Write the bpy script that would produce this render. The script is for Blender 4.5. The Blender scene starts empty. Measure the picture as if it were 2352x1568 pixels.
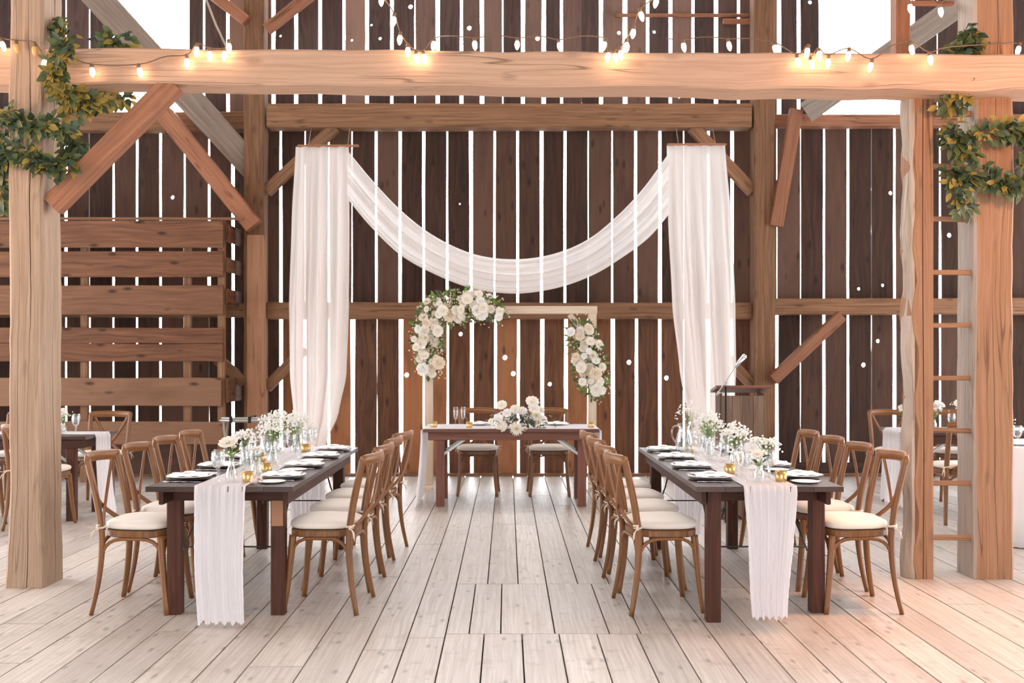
import bpy, math, random
from mathutils import Vector, Matrix, Quaternion
C = bpy.context.scene.collection
R = random.Random(7)
PI = math.pi
F, HX, HY, H = 2350.0, 1165.0, 821.0, 1.44

def P(px, py, d):
    return Vector(((px - HX) * d / F, d, H - (py - HY) * d / F))

# ------------------------------------------------------------------ mesh builder
class MB:
    def __init__(s):
        s.v = []; s.f = []; s.uv = []; s.mi = []; s.sm = []
    def off(s):
        return (R.uniform(0, 50), 10.0 * R.randint(1, 400))
    def face(s, idx, uvs, m=0, smooth=False):
        s.f.append(idx); s.uv.append(uvs); s.mi.append(m); s.sm.append(smooth)
    def loft(s, rings, m=0, caps=True, smooth=False, closed=True, off=None):
        ou, ov = off or s.off()
        b = len(s.v); n = len(rings[0]); u = [0.0]
        for i in range(1, len(rings)):
            c0 = sum((Vector(p) for p in rings[i-1]), Vector()) / n
            c1 = sum((Vector(p) for p in rings[i]), Vector()) / n
            u.append(u[-1] + max((c1 - c0).length, 1e-4))
        mid = max(rings, key=lambda r: (Vector(r[0]) - Vector(r[n//2])).length)
        per = [0.0]
        for j in range(n):
            per.append(per[-1] + (Vector(mid[j]) - Vector(mid[(j+1) % n])).length)
        for r in rings: s.v.extend([tuple(p) for p in r])
        for i in range(len(rings)-1):
            for j in range(n if closed else n-1):
                k = (j+1) % n
                s.face((b+i*n+j, b+i*n+k, b+(i+1)*n+k, b+(i+1)*n+j),
                       ((ou+u[i], ov+per[j]), (ou+u[i], ov+per[j+1]), (ou+u[i+1], ov+per[j+1]), (ou+u[i+1], ov+per[j])), m, smooth)
        if caps and closed:
            for i, rev in ((0, True), (len(rings)-1, False)):
                idx = [b+i*n+j for j in range(n)]
                uv = [(ou+u[i]+0.02*math.cos(2*PI*j/n), ov+0.1+0.05*math.sin(2*PI*j/n)) for j in range(n)]
                if rev: idx.reverse(); uv.reverse()
                s.face(tuple(idx), tuple(uv), m, False)
    def beam(s, p0, p1, w, h, up=(0, 0, 1), seg=1, jit=0.0, ch=0.006, m=0, side=None):
        """box from p0 to p1; w across (side), h along up"""
        p0, p1 = Vector(p0), Vector(p1); t = (p1-p0).normalized()
        if side is None:
            a = t.cross(Vector(up))
            if a.length < 1e-4: a = t.cross(Vector((0, 1, 0)))
            a.normalize()
        else: a = (Vector(side) - t*Vector(side).dot(t)).normalized()
        b = a.cross(t).normalized(); c = min(ch, w*.3, h*.3)
        rings = []; jb = [R.uniform(-1, 1) for _ in range(8)]
        for i in range(seg+1):
            q = p0.lerp(p1, i/seg)
            jb = [.55*x + .45*R.uniform(-1, 1) for x in jb]
            ja, jc, jd, je = [jit*x for x in jb[:4]]
            x0, x1, y0, y1 = -w/2+ja, w/2+jc, -h/2+jd, h/2+je
            rings.append([q+a*x+b*y for x, y in ((x0+c, y0), (x1-c, y0), (x1, y0+c), (x1, y1-c), (x1-c, y1), (x0+c, y1), (x0, y1-c), (x0, y0+c))])
        s.loft(rings, m)
    def box(s, lo, hi, ch=0.004, m=0, seg=1, jit=0.0):
        lo, hi = Vector(lo), Vector(hi); d = hi-lo; c = (lo+hi)/2
        k = max(range(3), key=lambda i: d[i])
        a = Vector(c); b = Vector(c); a[k] = lo[k]; b[k] = hi[k]
        o = [i for i in range(3) if i != k]
        sd = Vector((0, 0, 0)); sd[o[0]] = 1
        s.beam(a, b, d[o[0]], d[o[1]], seg=seg, jit=jit, ch=ch, m=m, side=sd)
    def tube(s, pts, r, n=8, m=0, caps=True, flat=1.0, up=(0, 0, 1), smooth=True):
        pts = [Vector(p) for p in pts]; L = len(pts)
        rr = r if isinstance(r, (list, tuple)) else [r]*L
        rings = []; a = None
        for i in range(L):
            t = (pts[min(i+1, L-1)] - pts[max(i-1, 0)]).normalized()
            if a is None:
                a = t.cross(Vector(up))
                if a.length < 1e-3: a = t.cross(Vector((1, 0, 0)))
            a = (a - t*a.dot(t)).normalized(); b = t.cross(a)
            rings.append([pts[i] + a*math.cos(2*PI*j/n)*rr[i] + b*math.sin(2*PI*j/n)*rr[i]*flat for j in range(n)])
        s.loft(rings, m, caps, smooth)
    def lathe(s, prof, c=(0, 0, 0), n=16, m=0, caps=False, smooth=True, sx=1, sy=1):
        rings = [[(c[0]+r*math.cos(2*PI*j/n)*sx, c[1]+r*math.sin(2*PI*j/n)*sy, c[2]+z) for j in range(n)] for r, z in prof]
        s.loft(rings, m, caps, smooth)
    def grid(s, pts, m=0, smooth=True, off=None):
        """pts[i][j]"""
        ou, ov = off or s.off(); b = len(s.v); nj = len(pts[0]); ni = len(pts)
        for r in pts: s.v.extend([tuple(p) for p in r])
        du = [0.0]; dv = [0.0]
        for i in range(1, ni): du.append(du[-1]+(Vector(pts[i][nj//2])-Vector(pts[i-1][nj//2])).length)
        for j in range(1, nj): dv.append(dv[-1]+(Vector(pts[ni//2][j])-Vector(pts[ni//2][j-1])).length)
        for i in range(ni-1):
            for j in range(nj-1):
                s.face((b+i*nj+j, b+i*nj+j+1, b+(i+1)*nj+j+1, b+(i+1)*nj+j),
                       ((ou+du[i], ov+dv[j]), (ou+du[i], ov+dv[j+1]), (ou+du[i+1], ov+dv[j+1]), (ou+du[i+1], ov+dv[j])), m, smooth)
    def ball(s, c, r, n=8, m=0, sz=1.0):
        k = max(3, n//2); c = Vector(c)
        s.lathe([(max(r*math.sin(PI*i/k), 1e-4), -r*sz*math.cos(PI*i/k)) for i in range(k+1)], c, n, m)
    def leaf(s, p, d, nrm, L, W, m=0, bend=.15):
        d = Vector(d).normalized(); a = d.cross(Vector(nrm))
        if a.length < 1e-3: a = d.cross(Vector((.3, .5, .8)))
        a.normalize(); n = a.cross(d); p = Vector(p); b = len(s.v)
        ou, ov = s.off()
        prof = ((.0, .0), (.28, .42), (.6, .5), (.86, .25), (1.0, 0))
        c = []; l = []; r = []
        for t, w in prof:
            q = p + d*L*t - n*bend*L*t*t
            c.append(q); l.append(q + a*W*w + n*W*w*.35); r.append(q - a*W*w + n*W*w*.35)
        vs = [c[0], l[1], c[1], r[1], l[2], c[2], r[2], l[3], c[3], r[3], c[4]]
        s.v.extend([tuple(q) for q in vs])
        for f in ((0, 2, 1), (0, 3, 2), (1, 2, 5, 4), (2, 3, 6, 5), (4, 5, 8, 7), (5, 6, 9, 8), (7, 8, 10), (8, 9, 10)):
            s.face(tuple(b+i for i in f), tuple((ou, ov+.01*i) for i in range(len(f))), m, True)
    def mesh(s, name, mats):
        me = bpy.data.meshes.new(name)
        me.from_pydata(s.v, [], s.f)
        ul = me.uv_layers.new(name='UVMap')
        flat = [c for uvs in s.uv for uv in uvs for c in uv]
        ul.data.foreach_set('uv', flat)
        me.polygons.foreach_set('material_index', s.mi)
        me.polygons.foreach_set('use_smooth', s.sm)
        for m in (mats if isinstance(mats, (list, tuple)) else [mats]): me.materials.append(m)
        me.update(); return me
    def build(s, name, mats, parent=None):
        o = bpy.data.objects.new(name, s.mesh(name, mats)); C.objects.link(o)
        if parent is not None: o.parent = parent
        return o

def obj(name, me, parent=None, loc=None, rot=None, sc=None):
    o = bpy.data.objects.new(name, me); C.objects.link(o)
    if parent is not None: o.parent = parent
    if loc is not None: o.location = loc
    if rot is not None: o.rotation_euler = rot
    if sc is not None: o.scale = (sc, sc, sc) if not isinstance(sc, (tuple, list)) else sc
    return o
def tag(o, label, cat, group=None, kind=None):
    o['label'] = label; o['category'] = cat
    if group: o['group'] = group
    if kind: o['kind'] = kind
    return o
def thing(name, label, cat, loc=(0, 0, 0), rz=0, group=None):
    o = bpy.data.objects.new(name, None); C.objects.link(o)
    o.location = loc; o.rotation_euler = (0, 0, rz); o.empty_display_size = .1
    return tag(o, label, cat, group)
def copy_tree(o, parent=None):
    c = o.copy(); C.objects.link(c)
    if parent is not None: c.parent = parent
    for ch in list(o.children): copy_tree(ch, c)
    return c
def dup(o, loc, rz, label, group=None):
    c = copy_tree(o); c.location = loc; c.rotation_euler = (0, 0, rz); c['label'] = label
    if group: c['group'] = group
    return c
def structure(o):
    o['kind'] = 'structure'; return o

# ------------------------------------------------------------------ materials
def new_mat(name):
    m = bpy.data.materials.new(name); m.use_nodes = True
    nt = m.node_tree; nt.nodes.clear(); return m, nt
def N(nt, t, **k):
    n = nt.nodes.new(t)
    for a, b in k.items():
        if a == 'ins':
            for i, v in b.items():
                if isinstance(v, bpy.types.NodeSocket): nt.links.new(v, n.inputs[i])
                else: n.inputs[i].default_value = v
        else: setattr(n, a, b)
    return n
def math_(nt, op, a, b=0.0):
    n = N(nt, 'ShaderNodeMath', operation=op, ins={0: a, 1: b}); return n.outputs[0]
def mix_(nt, f, a, b, mode='MIX'):
    n = nt.nodes.new('ShaderNodeMix'); n.data_type = 'RGBA'; n.blend_type = mode
    for i, v in ((0, f), (6, a), (7, b)):
        if isinstance(v, bpy.types.NodeSocket): nt.links.new(v, n.inputs[i])
        else: n.inputs[i].default_value = v if i == 0 else (*v, 1)
    return n.outputs[2]
def ramp(nt, fac, lo, hi, a=0.0, b=1.0):
    n = N(nt, 'ShaderNodeMapRange', ins={0: fac, 1: lo, 2: hi, 3: a, 4: b}); return n.outputs[0]

def wood(name, light, dark, grain=34.0, along=1.3, rough=.65, tone=.35, knots=.6, bump=.25, hew=0.0, alt=None, spec=.35, stain=None, warpk=5.0, kscale=1.0):
    m, nt = new_mat(name)
    uv = N(nt, 'ShaderNodeUVMap').outputs[0]
    sp = N(nt, 'ShaderNodeSeparateXYZ', ins={0: uv}); u, v = sp.outputs[0], sp.outputs[1]
    bid = math_(nt, 'FLOOR', math_(nt, 'ADD', math_(nt, 'DIVIDE', v, 10.0), .3))
    wn = N(nt, 'ShaderNodeTexWhiteNoise', noise_dimensions='1D', ins={'W': bid})
    def co(a, b, z=0.0):
        return N(nt, 'ShaderNodeCombineXYZ', ins={0: math_(nt, 'MULTIPLY', u, a), 1: math_(nt, 'MULTIPLY', v, b), 2: z}).outputs[0]
    warp = N(nt, 'ShaderNodeTexNoise', ins={'Vector': co(1.1, 3.0), 'Scale': 1.0, 'Detail': 2.0}).outputs[0]
    vv = math_(nt, 'ADD', math_(nt, 'MULTIPLY', v, grain), math_(nt, 'MULTIPLY', warp, warpk))
    gco = N(nt, 'ShaderNodeCombineXYZ', ins={0: math_(nt, 'MULTIPLY', u, along), 1: vv, 2: 0.0}).outputs[0]
    g = N(nt, 'ShaderNodeTexNoise', ins={'Vector': gco, 'Scale': 1.0, 'Detail': 5.0, 'Roughness': .62}).outputs[0]
    gf = ramp(nt, g, .3, .72)
    col = mix_(nt, gf, dark, light)
    if alt: col = mix_(nt, math_(nt, 'MULTIPLY', ramp(nt, wn.outputs[0], .35, .95), .8), col, alt)
    big = N(nt, 'ShaderNodeTexNoise', ins={'Vector': co(1.6, 5.0, 3.0), 'Scale': 1.0, 'Detail': 3.0}).outputs[0]
    col = mix_(nt, math_(nt, 'MULTIPLY', ramp(nt, big, .5, .75), tone), col, dark)
    kn = N(nt, 'ShaderNodeTexVoronoi', ins={'Vector': co(2.6*kscale, 7.0*kscale, 1.0), 'Scale': 1.0, 'Randomness': 1.0}).outputs[0]
    kd = tuple(x*.35 for x in dark)
    col = mix_(nt, math_(nt, 'MULTIPLY', ramp(nt, kn, .20, .07), knots), col, kd)
    tn = ramp(nt, wn.outputs[0], 0, 1, 1-tone*.75, 1+tone*.55)
    col = mix_(nt, 1.0, col, N(nt, 'ShaderNodeCombineColor', ins={0: tn, 1: tn, 2: tn}).outputs[0], 'MULTIPLY')
    if stain:
        st = N(nt, 'ShaderNodeTexNoise', ins={'Vector': N(nt, 'ShaderNodeTexCoord').outputs['Object'], 'Scale': stain[1], 'Detail': 4.0, 'Roughness': .7}).outputs[0]
        col = mix_(nt, math_(nt, 'MULTIPLY', ramp(nt, st, .55, .72), stain[2]), col, stain[0])
    hgt = math_(nt, 'ADD', g, math_(nt, 'MULTIPLY', kn, .4))
    if hew:
        hw = N(nt, 'ShaderNodeTexVoronoi', ins={'Vector': co(5.0, 9.0, 7.0), 'Scale': 1.0}).outputs[0]
        hgt = math_(nt, 'ADD', hgt, math_(nt, 'MULTIPLY', hw, hew))
        ck = N(nt, 'ShaderNodeTexNoise', ins={'Vector': co(.55, 13.0, 5.0), 'Scale': 1.0, 'Detail': 1.0}).outputs[0]
        cr = ramp(nt, math_(nt, 'ABSOLUTE', math_(nt, 'SUBTRACT', ck, .5)), 0.0, .012, 1.0, 0.0)
        cr = math_(nt, 'MULTIPLY', cr, ramp(nt, warp, .45, .6))
        col = mix_(nt, math_(nt, 'MULTIPLY', cr, .75), col, kd)
        hgt = math_(nt, 'SUBTRACT', hgt, math_(nt, 'MULTIPLY', cr, 1.2))
    bp = N(nt, 'ShaderNodeBump', ins={'Strength': bump, 'Distance': .012, 'Height': hgt})
    bs = N(nt, 'ShaderNodeBsdfPrincipled', ins={'Base Color': col, 'Roughness': rough, 'Specular IOR Level': spec, 'Normal': bp.outputs[0]})
    out = N(nt, 'ShaderNodeOutputMaterial', ins={0: bs.outputs[0]})
    return m

def plain(name, col, rough=.5, metal=0.0, trans=None, spec=.4, sss=0, noise=0.0, bump=0.0, nscale=60):
    m, nt = new_mat(name)
    c = (*col, 1)
    tc = N(nt, 'ShaderNodeTexCoord').outputs['Object']
    if noise or bump:
        n = N(nt, 'ShaderNodeTexNoise', ins={'Vector': tc, 'Scale': nscale, 'Detail': 3.0}).outputs[0]
        if noise: c = mix_(nt, math_(nt, 'MULTIPLY', ramp(nt, n, .35, .7), noise), col, tuple(x*.45 for x in col))
    bs = N(nt, 'ShaderNodeBsdfPrincipled', ins={'Base Color': c, 'Roughness': rough, 'Metallic': metal, 'Specular IOR Level': spec})
    if bump: nt.links.new(N(nt, 'ShaderNodeBump', ins={'Strength': bump, 'Distance': .004, 'Height': n}).outputs[0], bs.inputs['Normal'])
    sh = bs.outputs[0]
    if trans:
        tr = N(nt, 'ShaderNodeBsdfTranslucent', ins={0: (*col, 1)})
        sh = N(nt, 'ShaderNodeMixShader', ins={0: trans, 1: sh, 2: tr.outputs[0]}).outputs[0]
    N(nt, 'ShaderNodeOutputMaterial', ins={0: sh}); return m

def sheer(name, col, see, trans=.5):
    m, nt = new_mat(name)
    uv = N(nt, 'ShaderNodeUVMap').outputs[0]
    sp = N(nt, 'ShaderNodeSeparateXYZ', ins={0: uv})
    w = N(nt, 'ShaderNodeTexNoise', ins={'Vector': N(nt, 'ShaderNodeCombineXYZ', ins={0: math_(nt, 'MULTIPLY', sp.outputs[0], .6), 1: math_(nt, 'MULTIPLY', sp.outputs[1], 9.0)}).outputs[0], 'Scale': 1.0, 'Detail': 2.0}).outputs[0]
    df = N(nt, 'ShaderNodeBsdfDiffuse', ins={0: (*col, 1)}); tl = N(nt, 'ShaderNodeBsdfTranslucent', ins={0: (*col, 1)})
    a = N(nt, 'ShaderNodeMixShader', ins={0: trans, 1: df.outputs[0], 2: tl.outputs[0]}).outputs[0]
    tp = N(nt, 'ShaderNodeBsdfTransparent')
    b = N(nt, 'ShaderNodeMixShader', ins={0: ramp(nt, w, .35, .65, see*.5, see*1.5), 1: a, 2: tp.outputs[0]}).outputs[0]
    N(nt, 'ShaderNodeOutputMaterial', ins={0: b}); return m

def glassy(name, tint=(.97, .98, .98), k=.12):
    m, nt = new_mat(name)
    fr = N(nt, 'ShaderNodeLayerWeight', ins={0: .35}).outputs[1]
    f = ramp(nt, fr, 0, 1, k*.35, .6)
    tp = N(nt, 'ShaderNodeBsdfTransparent', ins={0: (*tint, 1)}); gl = N(nt, 'ShaderNodeBsdfGlossy', ins={0: (1, .99, .98, 1), 'Roughness': .12})
    a = N(nt, 'ShaderNodeMixShader', ins={0: f, 1: tp.outputs[0], 2: gl.outputs[0]}).outputs[0]
    N(nt, 'ShaderNodeOutputMaterial', ins={0: a}); return m

def emit(name, col, s):
    m, nt = new_mat(name)
    e = N(nt, 'ShaderNodeEmission', ins={0: (*col, 1), 1: s}); N(nt, 'ShaderNodeOutputMaterial', ins={0: e.outputs[0]}); return m

M = {}
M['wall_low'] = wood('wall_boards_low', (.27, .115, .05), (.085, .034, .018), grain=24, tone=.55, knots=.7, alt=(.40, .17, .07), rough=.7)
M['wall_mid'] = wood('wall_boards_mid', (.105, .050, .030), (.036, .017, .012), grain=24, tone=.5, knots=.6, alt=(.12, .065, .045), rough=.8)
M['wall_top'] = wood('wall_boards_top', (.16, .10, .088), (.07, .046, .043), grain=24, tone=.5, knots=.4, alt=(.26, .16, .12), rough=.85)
M['timber'] = wood('hewn_timber', (.62, .40, .28), (.46, .275, .18), grain=46, tone=.2, knots=.35, hew=.9, bump=.5, rough=.75, warpk=2.5)
M['timber_or'] = wood('orange_hewn_timber', (.45, .25, .145), (.31, .155, .08), grain=46, tone=.2, knots=.35, hew=.9, bump=.5, rough=.75, warpk=2.5)
M['timber_pale'] = wood('pale_hewn_timber', (.56, .40, .29), (.38, .25, .165), grain=46, tone=.22, knots=.3, hew=1.1, bump=.7, rough=.8, warpk=2.5)
M['timber_red'] = wood('reddish_timber', (.40, .18, .10), (.24, .10, .055), grain=44, tone=.3, knots=.5, hew=.4, bump=.4, rough=.75)
M['timber_back'] = wood('old_brown_timber', (.33, .175, .092), (.14, .068, .036), grain=44, warpk=3.0, tone=.3, knots=.5, hew=.6, bump=.4, rough=.8)
M['timber_grey'] = wood('grey_weathered_timber', (.42, .36, .31), (.24, .20, .17), grain=30, tone=.3, knots=.3, hew=.6, bump=.5, rough=.85)
M['timber_daylit'] = wood('pale_grey_daylit_face', (.58, .50, .43), (.40, .33, .28), grain=46, tone=.25, knots=.3, hew=1.1, bump=.6, rough=.85, warpk=2.5)  # same timber with cool daylight put into its colour
M['timber_dim'] = wood('dull_brown_grey_timber', (.30, .235, .19), (.16, .12, .095), grain=40, tone=.3, knots=.3, hew=.6, bump=.5, rough=.85, warpk=3.0)
M['bark'] = wood('barky_edge', (.50, .42, .35), (.27, .20, .15), grain=14, tone=.4, knots=.3, hew=1.0, bump=.8, rough=.9)
M['crib'] = wood('partition_planks', (.29, .125, .06), (.095, .038, .02), grain=30, tone=.4, knots=.9, bump=.4, rough=.75, alt=(.20, .11, .065))
M['floor'] = wood('floor_boards', (.665, .61, .56), (.43, .375, .325), grain=55, along=1.6, tone=.16, kscale=1.7, knots=.6, bump=.2, rough=.40, spec=.5, stain=((.33, .26, .21), 6.5, .6), warpk=3.0)
M['under'] = plain('dark_underfloor', (.03, .022, .018), .9)
M['roof'] = wood('roof_boards', (.40, .29, .21), (.22, .15, .11), grain=24, rough=.85)
M['table'] = wood('dark_table_wood', (.105, .036, .020), (.040, .014, .009), grain=44, tone=.3, knots=.3, rough=.5, bump=.15, spec=.25)
M['table_top'] = wood('dark_table_top', (.085, .042, .030), (.035, .018, .014), grain=44, tone=.3, knots=.3, rough=.3, bump=.12, spec=.45)
M['head_table'] = wood('brown_table_wood', (.25, .10, .065), (.12, .042, .026), grain=44, tone=.3, knots=.3, rough=.5, bump=.15)
M['chair'] = wood('oak_chair_wood', (.37, .155, .05), (.13, .05, .017), grain=70, along=3.0, tone=.25, knots=.15, rough=.38, bump=.08, spec=.5)
M['arbor'] = wood('pale_pine', (.80, .66, .52), (.62, .48, .35), grain=30, tone=.15, knots=.3, rough=.7)
M['lectern'] = wood('barn_board_lectern', (.24, .16, .115), (.11, .07, .05), grain=30, tone=.4, knots=.6, rough=.8)
M['cushion'] = plain('cream_cushion_cloth', (.84, .77, .69), .9, bump=.3, nscale=220)
M['tie'] = plain('cream_tie_cloth', (.78, .68, .56), .9)
M['gauze'] = sheer('white_gauze', (.95, .92, .94), .05, .25)
M['drape'] = sheer('sheer_drape', (.98, .93, .90), .04, .55)
M['swag'] = sheer('sheer_swag', (.97, .935, .915), .045, .55)
M['linen'] = plain('white_linen', (.86, .86, .88), .85, bump=.1, nscale=300)
M['china'] = plain('white_china', (.93, .92, .92), .3, spec=.4)
M['slate'] = plain('dark_charger', (.045, .040, .045), .3)
M['napkin'] = plain('white_napkin', (.95, .93, .94), .9)
M['steel'] = plain('polished_steel', (.62, .62, .64), .22, metal=1.0)
M['galv'] = plain('grey_metal', (.50, .49, .47), .4, metal=.8)
M['iron'] = plain('dark_iron', (.06, .055, .05), .45, metal=.7)
M['chrome'] = plain('microphone_chrome', (.65, .70, .78), .3, metal=.7)
M['black'] = plain('black_webbing', (.012, .012, .014), .7)
M['copper'] = plain('copper_wood_plate', (.36, .17, .085), .4)
M['glass'] = glassy('clear_glass')
M['water'] = glassy('water', (.90, .93, .95), .10)
M['gold'] = plain('gold_mercury_glass', (.75, .52, .22), .3, metal=.75, noise=.5, nscale=90)
M['wax'] = plain('ivory_wax', (.92, .86, .72), .5, trans=.3)
M['petal'] = plain('ivory_petals', (.93, .89, .80), .7, trans=.25)
M['petal_w'] = plain('white_petals', (.95, .94, .92), .7, trans=.25)
M['petal_b'] = plain('dried_blush_petals', (.86, .75, .60), .8, trans=.2)
M['pollen'] = plain('yellow_green_centre', (.62, .58, .16), .8)
M['dark_c'] = plain('black_flower_centre', (.02, .02, .03), .8)
M['leaf'] = plain('green_leaf', (.12, .155, .06), .4, trans=.2, noise=.55, nscale=9)
M['leaf_b'] = plain('bright_green_leaf', (.20, .33, .08), .5, trans=.3)
M['leaf_lit'] = plain('bulb_lit_leaf', (.40, .29, .065), .45, trans=.25, noise=.5, nscale=9)  # yellow glow of the bulbs put into the leaf colour
M['leaf_d'] = plain('deep_green_leaf', (.045, .075, .04), .38, trans=.1)
M['vine'] = plain('brown_vine', (.16, .09, .05), .8)
M['stem'] = plain('green_stem', (.20, .30, .10), .6)
M['wire'] = plain('brown_light_cable', (.20, .12, .07), .6)
M['bulb'] = emit('lit_bulb', (1.0, .62, .36), 15.0)
M['bulb_dim'] = plain('amber_glass_unlit_bulb', (.75, .42, .15), .2)
M['rope'] = plain('old_rope', (.45, .36, .28), .9)

# ------------------------------------------------------------------ the setting
def board(mb, xb0, xb1, xt0, xt1, z0, z1, y0, y1, holes=(), m=0, jit=.0028):
    """upright wall board; holes: (x,z,r) cut right through"""
    zs = [z0, z1]
    for hx, hz, hr in holes: zs += [hz-hr*1.7, hz+hr*1.7]
    k = max(2, int((z1-z0)/.45))
    for i in range(1, k):
        z = z0+(z1-z0)*i/k
        if all(abs(z-hz) > hr*2 for _, hz, hr in holes): zs.append(z)
    zs = sorted(zs); ou, ov = mb.off()
    rows = []; jl = jr = 0.0
    for z in zs:
        t = (z-z0)/(z1-z0)
        jl = .6*jl+R.uniform(-jit, jit); jr = .6*jr+R.uniform(-jit, jit)
        rows.append((xb0+(xt0-xb0)*t+jl, xb1+(xt1-xb1)*t+jr, z))
    b = len(mb.v)
    for a, c, z in rows: mb.v += [(a, y0, z), (c, y0, z), (c, y1, z), (a, y1, z)]
    U = lambda p: (ou+p[2], ov+(p[0]-xb0) + (.03 if p[1] == y1 else 0))
    def q(*ix): mb.face(tuple(ix), tuple(U(mb.v[i]) for i in ix), m)
    for i in range(len(rows)-1):
        e = b+4*i; n = e+4
        q(e+1, e+2, n+2, n+1); q(e+3, e, n, n+3)
        hs = [h for h in holes if abs(h[1]-(zs[i]+zs[i+1])/2) < 1e-6]
        if not hs:
            q(e, e+1, n+1, n); q(e+2, e+3, n+3, n+2); continue
        hx, hz, hr = hs[0]; ring = []
        for yy, (c0, c1, c2, c3) in ((y0, (e, e+1, n+1, n)), (y1, (e+3, e+2, n+2, n+3))):
            vs = [mb.v[j] for j in (c0, c1, c2, c3)]
            k0 = len(mb.v)
            mids = [tuple((vs[j][w]+vs[(j+1) % 4][w])/2 for w in range(3)) for j in range(4)]
            mb.v += mids
            k1 = len(mb.v)
            for a in range(8):
                an = -3*PI/4+a*PI/4
                mb.v.append((hx+hr*math.cos(an)*(1+.15*math.sin(a*2.1)), yy, hz+hr*1.15*math.sin(an)))
            outer = [c0, k0, c1, k0+1, c2, k0+2, c3, k0+3]
            for a in range(8):
                f = (outer[a], outer[(a+1) % 8], k1+(a+1) % 8, k1+a)
                q(*(f if yy == y0 else f[::-1]))
            ring.append(k1)
        for a in range(8):
            q(ring[0]+a, ring[0]+(a+1) % 8, ring[1]+(a+1) % 8, ring[1]+a)
    q(b, b+3, b+2, b+1); e = b+4*(len(rows)-1); q(e, e+1, e+2, e+3)

WY = 12.5
WX = lambda px: (px-HX)*WY/F
WZ = lambda py: H-(py-HY)*WY/F
wall = MB()
holes = [(396,453,5),(2046,443,5),(2181,540,6),(1973,663,4),(2028,655,4),(1984,838,6),(2017,783,5),(1058,767,5),(1160,821,6),(1179,858,6),
         (1263,882,5),(934,861,6),(1445,832,6),(1531,868,6),(1043,283,3),(1031,341,3),(1056,468,2),(545,912,4),
         (1078,64,6),(1235,88,6),(1503,73,4),(808,92,3),(873,88,4),(853,57,3),(943,15,6),(1861,5,5),(1422,75,5),(644,82,3),(1066,229,5),(1560,222,4),(1380,222,4)]
TPD = {}
def TP(x, m):
    if (x, m) not in TPD: TPD[(x, m)] = R.uniform(.5, 1.35) if m == 1 else R.uniform(.8, 1.2)
    return TPD[(x, m)]
def tier(gaps, z0, z1, m, gw, yo=0.0, tilt=0):
    xs = sorted(gaps)
    for a, b in zip(xs[:-1], xs[1:]):
        g0, g1 = gw(a)*.86, gw(b)*.86
        hh = []
        for hx, hy, hr in holes:
            X, Z, r = WX(hx), WZ(hy), hr*WY/F*.78
            if WX(a)+g0/2+r < X < WX(b)-g1/2-r and z0+.15 < Z < z1-.15: hh.append((X, Z, r))
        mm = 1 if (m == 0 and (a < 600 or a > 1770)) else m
        board(wall, WX(a)+g0/2, WX(b)-g1/2, WX(a-tilt)+g0/2*TP(a, m), WX(b-tilt)-g1/2*TP(b, m), z0, z1, WY+yo, WY+yo+.025, hh, mm)
GW = {}
def gwf(x, lo=.028, hi=.052):
    if x not in GW: GW[x] = R.uniform(lo, hi) if R.random() > .12 else R.uniform(.006, .015)
    return GW[x]
low = [-280,-226,-172,-118,-64,-10,44,97,151,205,260,314,368,424,480,535,590,645,700,755,810,866,921,975,1029,1084,1138,1191,1246,1300,1353,1408,1462,1516,1571,1627,1682,1730,1785,1839,1893,1948,2002,2055,2108,2160,2214,2268,2322,2376,2430,2484,2538,2592,2646]
GW.update({1138: .038, 1246: .05, 1408: .05, 810: .055, 645: .055, 1300: .05, 314: .03})
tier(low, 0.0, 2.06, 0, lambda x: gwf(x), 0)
GW2 = {}
def gw2(x):
    if x not in GW2: GW2[x] = R.uniform(.026, .05) if R.random() > .18 else R.uniform(.006, .014)
    return GW2[x]
GW2.update({810: .06, 1243: .055, 755: .04, 645: .05, 1187: .02, 1352: .055, 1297: .05, 699: .035})
mid = [x-(2 if 800 < x < 1500 else 0) for x in low]
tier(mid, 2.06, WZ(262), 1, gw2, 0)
top_mid = [430,468,523,575,628,680,735,790,843,900,953,1005,1060,1107,1155,1201,1249,1290,1336,1381,1436,1488,1540,1592,1645,1697,1748,1790,1835,1885]
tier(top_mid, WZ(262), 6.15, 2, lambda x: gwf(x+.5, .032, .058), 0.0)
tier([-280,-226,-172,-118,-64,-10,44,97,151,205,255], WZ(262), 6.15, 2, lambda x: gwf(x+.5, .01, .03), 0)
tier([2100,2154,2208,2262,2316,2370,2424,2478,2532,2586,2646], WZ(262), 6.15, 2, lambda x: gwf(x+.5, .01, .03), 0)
# boards above the two loft openings
for a, b in ((255, 430), (1885, 2100)):
    xs = [a+(b-a)*i/4 for i in range(5)]
    tier(xs, WZ(-110), 6.15, 2, lambda x: .02, 0)
structure(wall.build('wall_back', [M['wall_low'], M['wall_mid'], M['wall_top']]))
# sill
s = MB(); s.box((-8.4, WY-.09, 0), (8.4, WY-.002, .035), seg=12, jit=.004)
structure(s.build('trim_1', M['timber_back']))
s = MB(); s.box((-8.4, WY-.06, .0351), (WX(560), WY-.03, .40), seg=10, jit=.004)
structure(s.build('trim_2', M['wall_mid']))
s = MB(); s.box((WX(1785), WY-.06, .0351), (8.4, WY-.03, .17), seg=10, jit=.004)
structure(s.build('trim_3', M['wall_mid']))

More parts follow.
